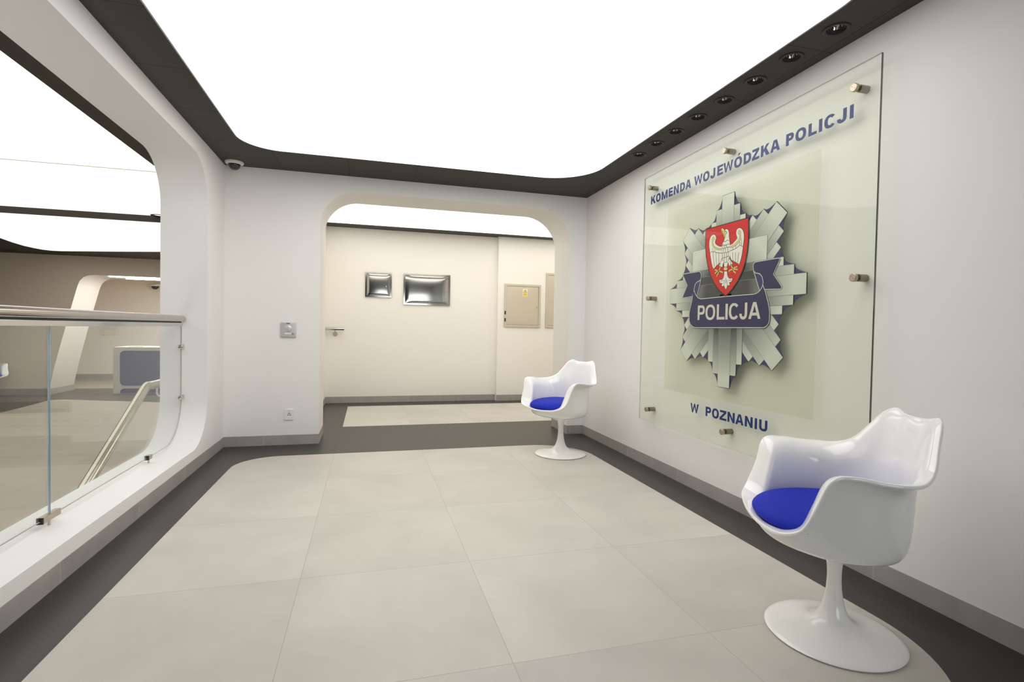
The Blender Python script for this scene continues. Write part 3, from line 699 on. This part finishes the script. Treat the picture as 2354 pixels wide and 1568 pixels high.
# ================================================================ GLASS BALUSTRADE in the opening
XG = -1.580
t = tag(empty('glass_balustrade', (XG, 3.2, .178)), 'frameless glass balustrade with round steel handrail in the lobby opening', 'balustrade')
G0 = Vector((XG, 3.2, .178))
def G(bm):
    for v in bm.verts: v.co -= G0
    return bm
def pane(loop, name):
    bm = plate([loop], XG - .005, XG + .005, FX)
    for f in bm.faces:
        n = f.normal
        f.material_index = 0 if abs(f.normal.x) > .8 else (2 if abs(f.normal.y) > .9 and f.calc_center_median().y < 3.3 else 1)
    return obj(name, G(bm), [M['glass'], M['glass_edge'], M['glass_seam_sheen']], t)
bm_edge = None
pane(rrect(3.2095, 5.165, .222, 1.215, .36, 16, (0, 0, 0, .36)), 'glass_pane')
pane(rrect(1.0, 3.2055, .222, 1.215, .36, 16, (0, 0, .36, 0)), 'glass_pane')
bm = bmesh.new()
tube(bm, [Vector((XG, .96, 1.272)), Vector((XG, 5.190, 1.272)), Vector((XG, 5.198, 1.272))], .029, 28)
obj('handrail', G(bm), M['steel'], t, 40)
bm = bmesh.new(); box(bm, XG - .016, XG + .016, 1.0, 5.16, 1.206, 1.236, bev=.002)
obj('rail_channel', G(bm), M['chrome'], t)
bm = bmesh.new(); box(bm, XG - .008, XG + .008, 1.0, 5.15, 1.234, 1.247)
obj('gasket', G(bm), M['rubber'], t)
def clamp(yc, ln):
    bm = bmesh.new()
    box(bm, XG - .014, XG + .014, yc - ln / 2, yc + ln / 2, .208, .240, bev=.002)
    c = obj('glass_clamp', G(bm), M['steel_dull'], t)
    bm = bmesh.new(); tube(bm, [Vector((XG, yc, .176)), Vector((XG, yc, .21))], .0065, 14)
    obj('clamp_post', G(bm), M['steel'], c, 40)
    bm = bmesh.new(); box(bm, XG - .0142, XG + .0142, yc - ln / 2 - .002, yc - ln / 2 + .006, .2078, .2402)
    obj('clamp_pad', G(bm), M['rubber'], c)
clamp(3.207, .16)
clamp(4.47, .065)
for z in (1.03, .585):
    bm = bmesh.new()
    box(bm, XG - .014, XG + .014, 5.135, 5.214, z - .018, z + .018, bev=.005, seg=3)
    c = obj('side_clamp', G(bm), M['chrome'], t, 40)
    bm = bmesh.new(); lathe(bm, [(.011, 0), (.011, .006), (.008, .009), (0, .0095)], 20, 'x', (XG + .0135, 5.142, z))
    obj('clamp_screw', G(bm), M['chrome'], c, 40)

# ================================================================ DOWNLIGHTS
ORD = ['nearest the camera', 'second from the camera', 'third from the camera', 'fourth from the camera', 'fifth from the camera', 'sixth from the camera', 'seventh from the camera', 'eighth and farthest from the camera']
bm = bmesh.new(); lathe(bm, [(.046, .06), (.0465, .001), (.046, -.003), (.058, -.007), (.064, -.005), (.065, 0), (.0465, .0005)], 40, cap=False)
t0 = empty('downlight', (*DL[0], H))
trim = obj('trim_ring', bm, M['black'], t0, 40)
bm = bmesh.new()
lathe(bm, [(.0445, .05), (.044, .006), (.0415, .004), (.036, .004), (.033, .010), (.030, .05)], 32, cap=False)
Rm = Matrix.Rotation(radians(-14), 4, 'Y')
for v in bm.verts: v.co = Vector((v.co.x, v.co.y, v.co.z))
obj('gimbal', bm, M['black'], t0, 40)
bm = bmesh.new()
lathe(bm, [(.030, .012), (.026, .022), (.016, .040), (.006, .046), (0, .046)], 32, cap=False)
for v in bm.verts: v.co += Vector((0, 0, 0))
rf = obj('reflector', bm, M['chrome'], t0, 40)
bm = bmesh.new(); lathe(bm, [(0, .020), (.006, .021), (.008, .026), (.008, .046), (0, .046)], 16)
obj('lamp', bm, M['white_plastic'], rf, 40)
for i, (x, y) in enumerate(DL):
    t = t0 if i == 0 else copy_tree(t0)
    t.location = (x, y, H)
    tag(t, 'black recessed downlight over the glass sign, %s' % ORD[i], 'downlight', 'downlights in the row above the sign')
t = copy_tree(t0); t.location = (-7.35, 13.55, LH - .003); t.scale = (2, 2, 1)
tag(t, 'dark round fitting in the far lobby ceiling border', 'downlight')
t = copy_tree(t0); t.location = (-2.98, 8.78, H - .004); t.scale = (1.6, 1.6, 1)
tag(t, 'small dark round fitting on the lobby ceiling beside the opening', 'downlight')

# ================================================================ WALL FITTINGS, end wall
t = tag(empty('intercom', (-.791, Y0, 1.186)), 'silver intercom panel with round speaker on the wall left of the doorway', 'intercom')
bm = bmesh.new(); box(bm, -.075, .075, -.016, 0, -.0745, .0745, bev=.005, seg=3); obj('housing', bm, M['silver_plastic'], t, 40)
bm = bmesh.new(); lathe(bm, [(0, .026), (.012, .0255), (.024, .023), (.032, .019), (.036, .0155)], 36, 'y', (0, 0, .012), sgn=-1); obj('speaker', bm, M['silver_plastic'], t, 60)
bm = bmesh.new(); box(bm, -.018, .015, -.0175, -.014, .0615, .069, bev=.001); obj('sensor_window', bm, M['black'], t)
bm = bmesh.new(); box(bm, -.036, .031, -.0185, -.014, -.048, -.033, bev=.003); obj('name_plate', bm, M['white_plastic'], t)
bm = bmesh.new(); box(bm, .032, .054, -.020, -.014, -.049, -.032, bev=.003); obj('call_button', bm, M['steel_dull'], t)
bm = bmesh.new(); box(bm, -.0745, .0745, -.0163, -.001, -.0755, -.0715, bev=.001); obj('lower_rim', bm, M['steel'], t)

t = tag(empty('power_socket', (-.778, Y0, .312)), 'white single power socket low on the wall left of the doorway', 'socket')
bm = plate([rrect(-.046, .046, -.053, .053, .006, 4), circ(0, -.002, .022, 28)], -.011, 0, FY); obj('cover_plate', bm, M['white_plastic'], t, 40)
bm = bmesh.new(); lathe(bm, [(.0222, .009), (.021, .0045), (0, .004)], 28, 'y', (0, 0, -.002), sgn=-1, cap=False); obj('well', bm, M['white_plastic'], t, 40)
for dx, dz in ((-.0105, -.006), (.0105, -.006)):
    bm = bmesh.new(); lathe(bm, [(0, .0052), (.0045, .0052), (.0045, .004)], 16, 'y', (dx, 0, dz), sgn=-1); obj('contact_hole', bm, M['black'], t)
bm = bmesh.new(); tube(bm, [(0, -.004, .010), (0, -.0105, .010)], .0045, 14); obj('earth_pin', bm, M['steel_dull'], t, 40)
bm = bmesh.new(); box(bm, -.014, .014, -.0125, -.0105, .037, .042); obj('marking_strip', bm, M['silver_plastic'], t)

# ---- corridor wall boxes
def cabinet(name, x0, x1, z0, z1, yw, label, fm, dm, bulge, fw, group=None, knob=None, cat='wall cabinet', cut=0):
    cx, cz = (x0 + x1) / 2, (z0 + z1) / 2
    t = tag(empty(name, (cx, yw, cz)), label, cat, group)
    w2, h2 = (x1 - x0) / 2, (z1 - z0) / 2
    bm = plate([rect(-w2, w2, -h2, h2), rect(-w2 + fw, w2 - fw, -h2 + fw, h2 - fw)], -.022, 0, FY)
    es = [e for e in bm.edges if e.calc_length() > .05]
    obj('frame', bm, fm, t)
    bm = bmesh.new()
    n = 14
    g = .004
    a, b = w2 - fw - g, h2 - fw - g
    vs = [[bm.verts.new((-a + 2 * a * i / n, -.010 - bulge * (1 - abs(2 * i / n - 1) ** 3) * (1 - abs(2 * j / n - 1) ** 3) - (.004 if 0 < i < n and 0 < j < n else 0), -b + 2 * b * j / n)) for j in range(n + 1)] for i in range(n + 1)]
    for i in range(n):
        for j in range(n):
            bm.faces.new((vs[i][j], vs[i + 1][j], vs[i + 1][j + 1], vs[i][j + 1]))
    ed = [e for e in bm.edges if e.is_boundary]
    r = bmesh.ops.extrude_edge_only(bm, edges=ed)
    for v in [v for v in r['geom'] if isinstance(v, bmesh.types.BMVert)]: v.co.y = -.001
    d = obj('door', bm, dm, t, 50)
    if knob:
        kx, kz = knob[0] - cx, knob[1] - cz
        bm = bmesh.new(); lathe(bm, [(0, .030 + bulge), (.008, .0295 + bulge), (.011, .026 + bulge), (.011, .020), (.007, .012), (.007, .008)], 20, 'y', (kx, 0, kz), sgn=-1)
        obj('lock_knob', bm, M['chrome'], d, 40)
    return t
cabinet('steel_cabinet', -.058, .357, 1.712, 2.118, YB, 'small square mirror steel cabinet on the corridor wall', M['mirror'], M['mirror'], .002, .026, 'mirror steel cabinets on the corridor wall', (.272, 1.89))
cabinet('steel_cabinet', .547, 1.315, 1.606, 2.120, YB, 'wide mirror steel cabinet on the corridor wall', M['mirror'], M['mirror'], .003, .026, 'mirror steel cabinets on the corridor wall', (1.258, 1.84))
t = cabinet('electrical_cabinet', 2.24, 2.89, 1.272, 2.010, YP, 'beige electrical cabinet door with a yellow warning sticker in the corridor', M['paint_box'], M['paint_box'], .0, .034, None, (2.822, 1.62))
# hinges and sticker
for z in (1.515, 1.39):
    bm = bmesh.new(); box(bm, -.322, -.300, -.025, -.020, z - 1.641 - .03, z - 1.641 + .03); obj('hinge', bm, M['black'], t)
st = bmesh.new(); box(st, -.002, .082, -.0165, -.0140, .165, .293)
st = obj('warning_sticker', st, M['stick_white'], t)
bm = bmesh.new()
def tri(bm, pts, y, mi=0):
    f = bm.faces.new([bm.verts.new((p[0], y, p[1])) for p in pts]); f.material_index = mi
tri(bm, [(.004, .222), (.076, .222), (.040, .286)], -.0168, 1)
tri(bm, [(.011, .226), (.069, .226), (.040, .278)], -.0171, 0)
tri(bm, [(.042, .264), (.033, .246), (.040, .246), (.036, .230), (.047, .250), (.040, .250), (.046, .264)], -.0174, 1)
tri(bm, [(.004, .170), (.076, .170), (.076, .214), (.004, .214)], -.0168, 0)
for k in range(3):
    z = .204 - .011 * k
    tri(bm, [(.012, z - .0025), (.068, z - .0025), (.068, z + .0015), (.012, z + .0015)], -.0171, 2)
obj('warning_sign', bm, [M['stick_yellow'], M['ink_black'], pbr('sticker print', s2l((176, 150, 60)), .6)], st)
cabinet('electrical_cabinet', 2.985, 3.64, 1.272, 2.225, YP, 'taller beige cabinet half hidden by the right jamb of the doorway', M['paint_box'], M['paint_box'], .0, .034)

# corridor handrail stub
t = tag(empty('corridor_handrail', (-.51, 8.68, 1.187)), 'short end of a steel handrail with round wall flange in the corridor', 'handrail')
bm = bmesh.new(); tube(bm, [(-.138, 0, 0), (.138, 0, 0)], .023, 20); obj('rail_tube', bm, M['chrome'], t, 40)
bm = bmesh.new(); tube(bm, [(0, 0, -.02), (0, 0, -.060), (0, .012, -.078), (0, .03, -.082), (0, .068, -.082)], .007, 12); obj('bracket_arm', bm, M['steel'], t, 40)
bm = bmesh.new(); lathe(bm, [(0, .008), (.034, .007), (.037, .003), (.037, 0)], 28, 'y', (0, .0695, -.084), sgn=-1); obj('wall_flange', bm, M['steel_dull'], t, 40)
# ================================================================ GLASS SIGN
SX0, SX1 = XR - .068, XR - .056          # pane front and back face
YC, ZC = 3.147, 1.530                     # badge centre
t = tag(empty('police_sign', (SX1, YC, ZC)), 'large glass sign with blue lettering and star badge on the right wall', 'sign')
SO = Vector((SX1, YC, ZC))


def SG(bm):
    for v in bm.verts: v.co -= SO
    return bm


bm = plate([rect(2.022, 4.302, .434, 2.628)], SX0, SX1, FX)
for f in bm.faces:
    f.material_index = 0 if abs(f.normal.x) > .8 else (1 if f.normal.y < -.8 else 2)
obj('glass_pane', SG(bm), [M['sign_glass'], M['sign_edge'], M['sign_edge_pale']], t)
bm = bmesh.new(); box(bm, SX1 + .0005, SX1 + .0015, 2.375, 3.915, .752, 2.276)
obj('film', SG(bm), M['film'], t)

bm = bmesh.new(); lathe(bm, [(0, .022), (.019, .022), (.0215, .020), (.0215, .006), (.0185, .006), (.0185, 0)], 32, 'x', (0, 0, 0), sgn=-1)
for a, b_ in ((.008, .006), (-.008, -.006)):
    lathe(bm, [(0, .0224), (.0018, .0224), (.0018, .021)], 10, 'x', (0, a, b_), mi=1, sgn=-1)
cap_me = obj('standoff', SG(bm), [M['steel_dull'], M['black']], t, 35)
cap_me.data.transform(Matrix.Translation(SO))
bm = bmesh.new(); lathe(bm, [(.0190, 0), (.0190, .006)], 28, 'x', (0, 0, 0), sgn=-1)
ring_me = obj('gasket', bm, M['rubber'], cap_me, 35)
bm = bmesh.new(); lathe(bm, [(0, 0), (.0195, 0), (.0195, .0545), (0, .0545)], 28, 'x', (0.0125, 0, 0))
bar_me = obj('spacer', bm, M['spacer'], cap_me, 35)
for i, (y, z) in enumerate([(4.19, 2.517), (3.172, 2.517), (2.155, 2.512), (4.17, 1.531), (2.125, 1.532), (4.15, .541), (3.118, .541), (2.10, .541)]):
    o = cap_me if i == 0 else copy_tree(cap_me, t)
    o.location = Vector((SX0, y, z)) - SO

# ---- flat artwork: (s, t) = metres right of / above the badge centre, on the rear face of the pane
def art_xyz(s, v, layer): return Vector((-.0003 * layer + .0005 - .0000, -s, v))


class Art:
    def __init__(self, base): self.bm = bmesh.new(); self.base = base
    def poly(self, pts, mi, layer):
        try:
            f = self.bm.faces.new([self.bm.verts.new(art_xyz(p[0], p[1], layer)) for p in pts]); f.material_index = mi
        except ValueError: pass
    def line(self, pts, wd, mi, layer, closed=False):
        n = len(pts)
        ps = [Vector(p).to_2d() if not isinstance(p, Vector) else p for p in [Vector((a, b)) for a, b in pts]]
        L, R = [], []
        for i, p in enumerate(ps):
            if i == 0 and not closed: d = ps[1] - p
            elif i == n - 1 and not closed: d = p - ps[i - 1]
            else:
                d = (ps[(i + 1) % n] - p).normalized() + (p - ps[i - 1]).normalized()
            if d.length < 1e-9: d = Vector((1, 0))
            d.normalize(); q = Vector((-d.y, d.x)) * wd / 2
            L.append(p + q); R.append(p - q)
        m = n if closed else n - 1
        for i in range(m):
            j = (i + 1) % n
            self.poly([L[i], R[i], R[j], L[j]], mi, layer)
    def done(self, name, mats, parent):
        me = bpy.data.meshes.new(name)
        self.bm.normal_update()
        for f in self.bm.faces:
            if f.normal.x > 0: f.normal_flip()
        self.bm.to_mesh(me); self.bm.free()
        return obj_me(name, me, mats, parent)


# star: eight stepped rays, navy ground with scalloped edge
KX = 1.032
STEP = [(.0615, .680), (.121, .589), (.1745, .508)]


def ray_pt(ang, along, across):
    ca, sa = cos(ang), sin(ang)
    return (KX * (along * ca - across * sa), along * sa + across * ca)


a = Art(0)
out = []
for k in range(8):
    an = pi / 2 - k * pi / 4
    # corners running clockwise: left side inner -> outer, then right side
    for w_, l_ in ((STEP[2][0], STEP[2][1]), (STEP[1][0], STEP[1][1]), (STEP[0][0], STEP[0][1])): out.append(ray_pt(an, l_, w_))
    for w_, l_ in ((STEP[0][0], STEP[0][1]), (STEP[1][0], STEP[1][1]), (STEP[2][0], STEP[2][1])): out.append(ray_pt(an, l_, -w_))
ground = []
n = len(out)
for i in range(n):
    p, q = Vector(out[i]), Vector(out[(i + 1) % n])
    ground.append(p)
    if i % 6 == 2: continue                    # straight tip of a ray
    m_ = (p + q) / 2
    sag = (q - p).length * (.23 if i % 6 != 5 else .14)
    inn = -m_.normalized()
    for u in (.2, .4, .6, .8):
        ground.append(p.lerp(q, u) + inn * sag * 4 * u * (1 - u))
a.poly([(p.x * 1.006, p.y * 1.006) for p in ground], 4, 0)
a.poly([(p.x, p.y) for p in ground], 0, 1)
lay = 2
for grp in (1, 0):
    for st in (2, 1, 0):
        for k in range(8):
            if (k % 2 == 1) != (grp == 1): continue
            an = pi / 2 - k * pi / 4
            w_, l_ = STEP[st]
            e_ = .0012
            base = .02 if st < 2 else .02
            a.poly([ray_pt(an, base, w_ + e_), ray_pt(an, l_ + e_, w_ + e_), ray_pt(an, l_ + e_, -w_ - e_), ray_pt(an, base, -w_ - e_)], 6, lay)
            m0, m1 = w_ - .0012, l_ - .001
            nseg = 10
            for s in range(nseg):
                u0, u1 = base + (m1 - base) * s / nseg, base + (m1 - base) * (s + 1) / nseg
                a.poly([ray_pt(an, u0, m0), ray_pt(an, u1, m0), ray_pt(an, u1, -m0), ray_pt(an, u0, -m0)], 1 + st, lay + 1)
        lay += 2
    if grp == 1:
        a.poly([(-.404, -.02), (.385, -.02), (.385, .333), (-.404, .333)], 6, lay)
        a.poly([(-.401, -.02), (.382, -.02), (.382, .331), (-.401, .331)], 5, lay + 1)
        lay += 2
badge = a.done('badge', [M['ink_navy'], M['ray0'], M['ray1'], M['ray2'], M['ink_line'], M['ray3'], M['ink_grey']], t)

L0 = lay + 1
a = Art(L0)
for nme in ('tailL', 'tailR', 'bannerF'): a.poly(ART[nme], 0, L0 + 2)
for nme in ('foldL', 'foldR'): a.poly(ART[nme], 1, L0 + 3)
for ln in LIN['out']:
    a.line(ln, .0085, 2, L0 + 4)
    a.line(ln, .0052, 3, L0 + 5)
a.done('ribbon', [M['ink_navy2'], M['ink_navy'], M['ink_line'], M['ink_pale']], badge)

a = Art(L0)
sh = ART['shield']
a.poly([(p[0] * 1.0, p[1]) for p in sh], 0, L0 + 7)
a.line(sh, .008, 1, L0 + 8, True)
a.done('shield', [M['ink_red'], M['ink_black']], badge)

a = Art(L0)
for nme in ('tail', 'wingL', 'wingR', 'thighL', 'thighR', 'body'):
    a.line(ART[nme], .0075, 1, L0 + 9, True)
for ln in LIN['leg']:
    a.line(ln, .0125, 1, L0 + 9)
for nme in ('tail', 'wingL', 'wingR', 'thighL', 'thighR', 'body'):
    a.poly(ART[nme], 0, L0 + 10)
for ln in LIN['leg']:
    a.line(ln, .0085, 2, L0 + 11)
for nme in ('beak', 'bandL', 'bandR', 'knob'):
    a.poly(ART[nme], 2, L0 + 11)
    a.line(ART[nme], .002, 1, L0 + 12, True)
for ln in LIN['dark']:
    a.line(ln, .0030, 1, L0 + 12)
for ln in LIN['eye']:
    a.line(ln, .0045, 1, L0 + 12)
a.done('eagle', [M['ink_white'], M['ink_black'], M['ink_yellow']], badge)


# ---- block capitals drawn from stems and bowls
def arc_pts(cx, cy, rx, ry, a0, a1, n=20, p=2.3):
    o = []
    for k in range(n + 1):
        an = radians(a0 + (a1 - a0) * k / n)
        c, s = cos(an), sin(an)
        o.append((cx + rx * math.copysign(abs(c) ** (2 / p), c), cy + ry * math.copysign(abs(s) ** (2 / p), s)))
    return o


def ring(o, i): return [[o[k], o[k + 1], i[k + 1], i[k]] for k in range(len(o) - 1)]


def glyph(ch, w, h, v, b):
    """v = upright stem width, b = horizontal bar height; polygons in 0..w, 0..h"""
    R = lambda x0, x1, y0, y1: [(x0, y0), (x1, y0), (x1, y1), (x0, y1)]
    if ch == 'I': return [R(0, w, 0, h)]
    if ch == 'L': return [R(0, v, 0, h), R(v, w, 0, b)]
    if ch == 'E': return [R(0, v, 0, h), R(v, w, 0, b), R(v, w, h - b, h), R(v, w * .94, h * .5 - b * .46, h * .5 + b * .54)]
    if ch == 'K': return [R(0, v, 0, h), [(v, h * .30), (w - v * 1.28, h), (w - .01 * w, h), (v, h * .62)] if 0 else [(v, h * .28), (v, h * .60), (w - v * 1.25, h), (w * .98, h)], [(v * 1.25, h * .52), (v * 1.25 + v * .75, h * .74), (w, 0), (w - v * 1.3, 0)]]
    if ch == 'M': return [R(0, v, 0, h), R(w - v, w, 0, h), [(v, h), (v * .98, h * .62), (w / 2 - v * .42, 0), (w / 2, 0), (w / 2, h * .34)], [(w - v, h), (w / 2, h * .34), (w / 2, 0), (w / 2 + v * .42, 0), (w - v * .98, h * .62)]]
    if ch == 'N': return [R(0, v, 0, h), R(w - v, w, 0, h), [(v, h), (v, h * .62), (w - v, 0), (w - v, h * .38)]]
    if ch == 'W':
        q = v * .98
        return [[(0, h), (q, h), (w * .29, h * .28), (w * .33, 0), (w * .21, 0)], [(w * .21, 0), (w * .33, 0), (w * .5, h * .66), (w * .56, h), (w * .44, h)], [(w * .44, h), (w * .56, h), (w * .79, 0), (w * .67, 0), (w * .5, h * .66)], [(w - q, h), (w, h), (w * .79, 0), (w * .67, 0), (w * .71, h * .28)]]
    if ch == 'A':
        g = v * .60
        return [[(0, 0), (v * 1.02, 0), (w / 2, h * .80), (w / 2, h), (w / 2 - g, h)], [(w, 0), (w / 2 + g, h), (w / 2, h), (w / 2, h * .80), (w - v * 1.02, 0)], (lambda f0, f1: [(f0, h * .2), (w - f0, h * .2), (w - f1, h * .2 + b), (f1, h * .2 + b)])(*[v * 1.02 + (w / 2 - v * 1.02) * q / (.8 * h) for q in (h * .2, h * .2 + b)])]
    if ch == 'Z': return [R(0, w, 0, b), R(w * .04, w * .97, h - b, h), [(0, b), (v * 1.25, b), (w * .97, h - b), (w * .97 - v * 1.25, h - b)]]
    if ch in 'OÓ':
        o = ring(arc_pts(w / 2, h / 2, w / 2, h / 2 * 1.03, 0, 360, 44), arc_pts(w / 2, h / 2, w / 2 - v, h / 2 * 1.03 - b * .95, 0, 360, 44))
        if ch == 'Ó': o.append([(w * .44, h * 1.10), (w * .60, h * 1.10), (w * .82, h * 1.32), (w * .55, h * 1.32)])
        return o
    if ch == 'C': return ring(arc_pts(w / 2, h / 2, w / 2, h / 2 * 1.03, 38, 322, 36), arc_pts(w / 2, h / 2, w / 2 - v, h / 2 * 1.03 - b * .95, 38, 322, 36))
    if ch == 'D': return [R(0, v, 0, h), R(v, w * .42, 0, b), R(v, w * .42, h - b, h)] + ring(arc_pts(w * .42, h / 2, w * .58, h / 2, -90, 90, 24), arc_pts(w * .42, h / 2, w * .58 - v, h / 2 - b, -90, 90, 24))
    if ch == 'P':
        y0 = h * .36
        r = (h - y0) / 2
        return [R(0, v, 0, h), R(v, w * .55, y0, y0 + b), R(v, w * .55, h - b, h)] + ring(arc_pts(w * .55, y0 + r, w * .45, r, -90, 90, 20), arc_pts(w * .55, y0 + r, w * .45 - v, r - b, -90, 90, 20))
    if ch == 'J':
        r = h * .34
        return [R(w - v, w, r, h)] + ring(arc_pts(w / 2, r, w / 2, r * 1.06, 180, 360, 24), arc_pts(w / 2, r, max(w / 2 - v, .001), r * 1.06 - b, 180, 360, 24))
    if ch == 'U':
        r = h * .36
        return [R(0, v, r, h), R(w - v, w, r, h)] + ring(arc_pts(w / 2, r, w / 2, r * 1.06, 180, 360, 24), arc_pts(w / 2, r, w / 2 - v, r * 1.06 - b, 180, 360, 24))
    return []


def lettering(chars, ext, z0, h, v, b, layer, mat, name, parent):
    a = Art(layer)
    for ch, (s0, s1) in zip(chars, ext):
        for q, pl in enumerate(glyph(ch, s1 - s0, h, v, b)):
            a.poly([(s0 + p[0], z0 - ZC + p[1]) for p in pl], 0, layer + .06 * (q % 4))
    return a.done(name, mat, parent)


E1 = [(-1.054, -.975), (-.969, -.893), (-.879, -.785), (-.768, -.707), (-.693, -.62), (-.602, -.534), (-.527, -.452),
      (-.413, -.307), (-.301, -.223), (-.213, -.156), (-.134, -.070), (-.067, .038), (.047, .126), (.142, .214), (.221, .288), (.302, .378), (.384, .464),
      (.512, .572), (.584, .663), (.679, .737), (.751, .774), (.787, .861), (.869, .928), (.946, .969)]
for wd, i0 in (('KOMENDA', 0), ('WOJEWÓDZKA', 7), ('POLICJI', 17)):
    lettering(wd, E1[i0:i0 + len(wd)], 2.371, .0715, .0225, .0165, 3, M['lettering'], 'lettering', t)
E2 = [(-.384, -.278), (-.194, -.130), (-.119, -.042), (-.034, .041), (.051, .126), (.133, .214), (.225, .299), (.317, .339), (.357, .429)]
for wd, i0 in (('W', 0), ('POZNANIU', 1)):
    lettering(wd, E2[i0:i0 + len(wd)], .616, .0705, .0215, .0155, 3, M['lettering'], 'lettering', t)
E3 = [(-.314, -.227), (-.219, -.106), (-.088, -.003), (.006, .031), (.043, .146), (.150, .225), (.237, .348)]
lettering('POLICJA', E3, 1.330, .110, .0235, .019, L0 + 6, M['ink_pale'], 'lettering', badge)

# ================================================================ PEDESTAL ARMCHAIRS
RIM = [(.325, 0, .464), (.321, .134, .471), (.301, .25, .487), (.253, .321, .530), (.209, .340, .629), (.174, .366, .727), (.096, .363, .738), (.008, .380, .727), (-.069, .379, .724),
       (-.134, .344, .728), (-.191, .290, .760), (-.232, .236, .832), (-.267, .191, .898), (-.291, .140, .926), (-.289, .075, .913), (-.280, 0, .911)]


def cr(p0, p1, p2, p3, u):
    return [.5 * ((2 * b) + (-a + c) * u + (2 * a - 5 * b + 4 * c - d) * u * u + (-a + 3 * b - 3 * c + d) * u ** 3) for a, b, c, d in zip(p0, p1, p2, p3)]


def rim_loop(per=5):
    half = RIM
    loop = half + [(p[0], -p[1], p[2]) for p in reversed(half[1:-1])]
    n = len(loop); o = []
    for i in range(n):
        for k in range(per):
            o.append(cr(loop[i - 1], loop[i], loop[(i + 1) % n], loop[(i + 2) % n], k / per))
    return o


def seat_plan(x, y):
    """floor outline of the bowl in the direction of a rim point"""
    an = math.atan2(y / .39, (x - .0) / .30)
    c, s = cos(an), sin(an)
    rx = .272 if c > 0 else .212
    return (rx * math.copysign(abs(c) ** .92, c), .274 * math.copysign(abs(s) ** .92, s))


def make_chair():
    root = empty('pedestal_armchair')
    loop = rim_loop()
    rows = []
    zf = .398
    for x, y, z in loop:
        fx, fy = seat_plan(x, y)
        dz = z - zf
        hw = min(dz * .86, .300)                    # upright part of the wall, then the flange rolls out to the rim
        zw = zf + hw
        ax, ay = fx * 1.05, fy * 1.05
        L_ = lambda q, zz: (ax + (x - ax) * q, ay + (y - ay) * q, zz)
        ctl = [(0, 0, .386), (.35 * fx, .35 * fy, .387), (.7 * fx, .7 * fy, .390), (.93 * fx, .93 * fy, zf + .008),
               (fx * 1.02, fy * 1.02, zf + .25 * hw + .006), L_(.0, zf + .62 * hw), L_(.09, zf + .92 * hw), L_(.34, zw + (z - zw) * .40), L_(.68, zw + (z - zw) * .86), (x, y, z)]
        pts = []
        for i in range(len(ctl) - 1):
            p0 = ctl[max(i - 1, 0)]; p3 = ctl[min(i + 2, len(ctl) - 1)]
            for q in range(3):
                pts.append(cr(p0, ctl[i], ctl[i + 1], p3, q / 3))
        pts.append(ctl[-1])
        rows.append(pts[1:])
    bm = bmesh.new()
    cv = bm.verts.new((0, 0, .386))
    G_ = [[bm.verts.new(p) for p in r] for r in rows]
    n = len(G_)
    for i in range(n):
        a, b = G_[i], G_[(i + 1) % n]
        bm.faces.new((cv, a[0], b[0]))
        for j in range(len(a) - 1):
            bm.faces.new((a[j], a[j + 1], b[j + 1], b[j]))
    shell = obj('seat_shell', bm, M['chair'], root, 180)
    so = shell.modifiers.new('thickness', 'SOLIDIFY'); so.thickness = .015; so.offset = 0; so.use_even_offset = False
    sb = shell.modifiers.new('smooth', 'SUBSURF'); sb.levels = 1; sb.render_levels = 2
    # cushion
    bm = bmesh.new()
    nn = 56
    prof = [(0, .553), (.35, .552), (.62, .549), (.80, .542), (.90, .531), (.965, .517), (1.0, .498), (.99, .482), (.93, .466), (.82, .449), (.6, .428), (0, .412)]
    rings = []
    for s, z in prof:
        if s == 0: rings.append([bm.verts.new((0, 0, z))]); continue
        rg = []
        for k in range(nn):
            an = 2 * pi * k / nn
            c, q = cos(an), sin(an)
            rx = .314 if c > 0 else .208
            x_ = rx * math.copysign(abs(c) ** .82, c) * s; y_ = .270 * math.copysign(abs(q) ** .82, q) * s
            lift = -.012 * max(0, x_ / .30) ** 2 * max(0, (z - .466) / .09)
            rg.append(bm.verts.new((x_, y_, z + lift)))
        rings.append(rg)
    for a, b in zip(rings, rings[1:]):
        for k in range(nn):
            u = []
            for v_ in (a[k % len(a)], a[(k + 1) % len(a)], b[(k + 1) % len(b)], b[k % len(b)]):
                if v_ not in u: u.append(v_)
            bm.faces.new(u)
    cu = obj('seat_cushion', bm, M['blue'], root, 180)
    cu['label'] = 'royal blue padded seat cushion'
    sb = cu.modifiers.new('smooth', 'SUBSURF'); sb.levels = 1; sb.render_levels = 1
    # trumpet pedestal
    bm = bmesh.new()
    lathe(bm, [(0, .001), (.246, .001), (.252, .004), (.254, .008), (.250, .0125), (.236, .0165), (.20, .0235), (.155, .032), (.115, .042), (.088, .053), (.068, .068), (.054, .088), (.043, .115), (.0345, .15), (.029, .19), (.0265, .225), (.0262, .255), (.028, .285), (.032, .312), (.039, .338), (.050, .360), (.064, .374), (.080, .381), (.09, .383), (0, .384)], 72)
    p = obj('pedestal', bm, M['chair_base'], root, 60)
    return root


ch = make_chair()
ch.location = (1.863, 1.691, 0.0012); ch.rotation_euler = (0, 0, 2.730)
GRP = 'white pedestal armchairs with blue cushions'
tag(ch, 'nearest white pedestal armchair with blue cushion, standing before the lower edge of the glass sign', 'armchair', GRP)
c2 = copy_tree(ch)
c2.location = (1.857, 4.845, 0.0012); c2.rotation_euler = (0, 0, 3.530)
tag(c2, 'white pedestal armchair with blue cushion beside the rounded doorway', 'armchair', GRP)
c3 = copy_tree(ch)
c3.location = (-7.80, 13.45, LZ); c3.rotation_euler = (0, 0, -.35)
tag(c3, 'white armchair with blue cushion in the lobby, cut by the left picture edge', 'armchair', GRP)
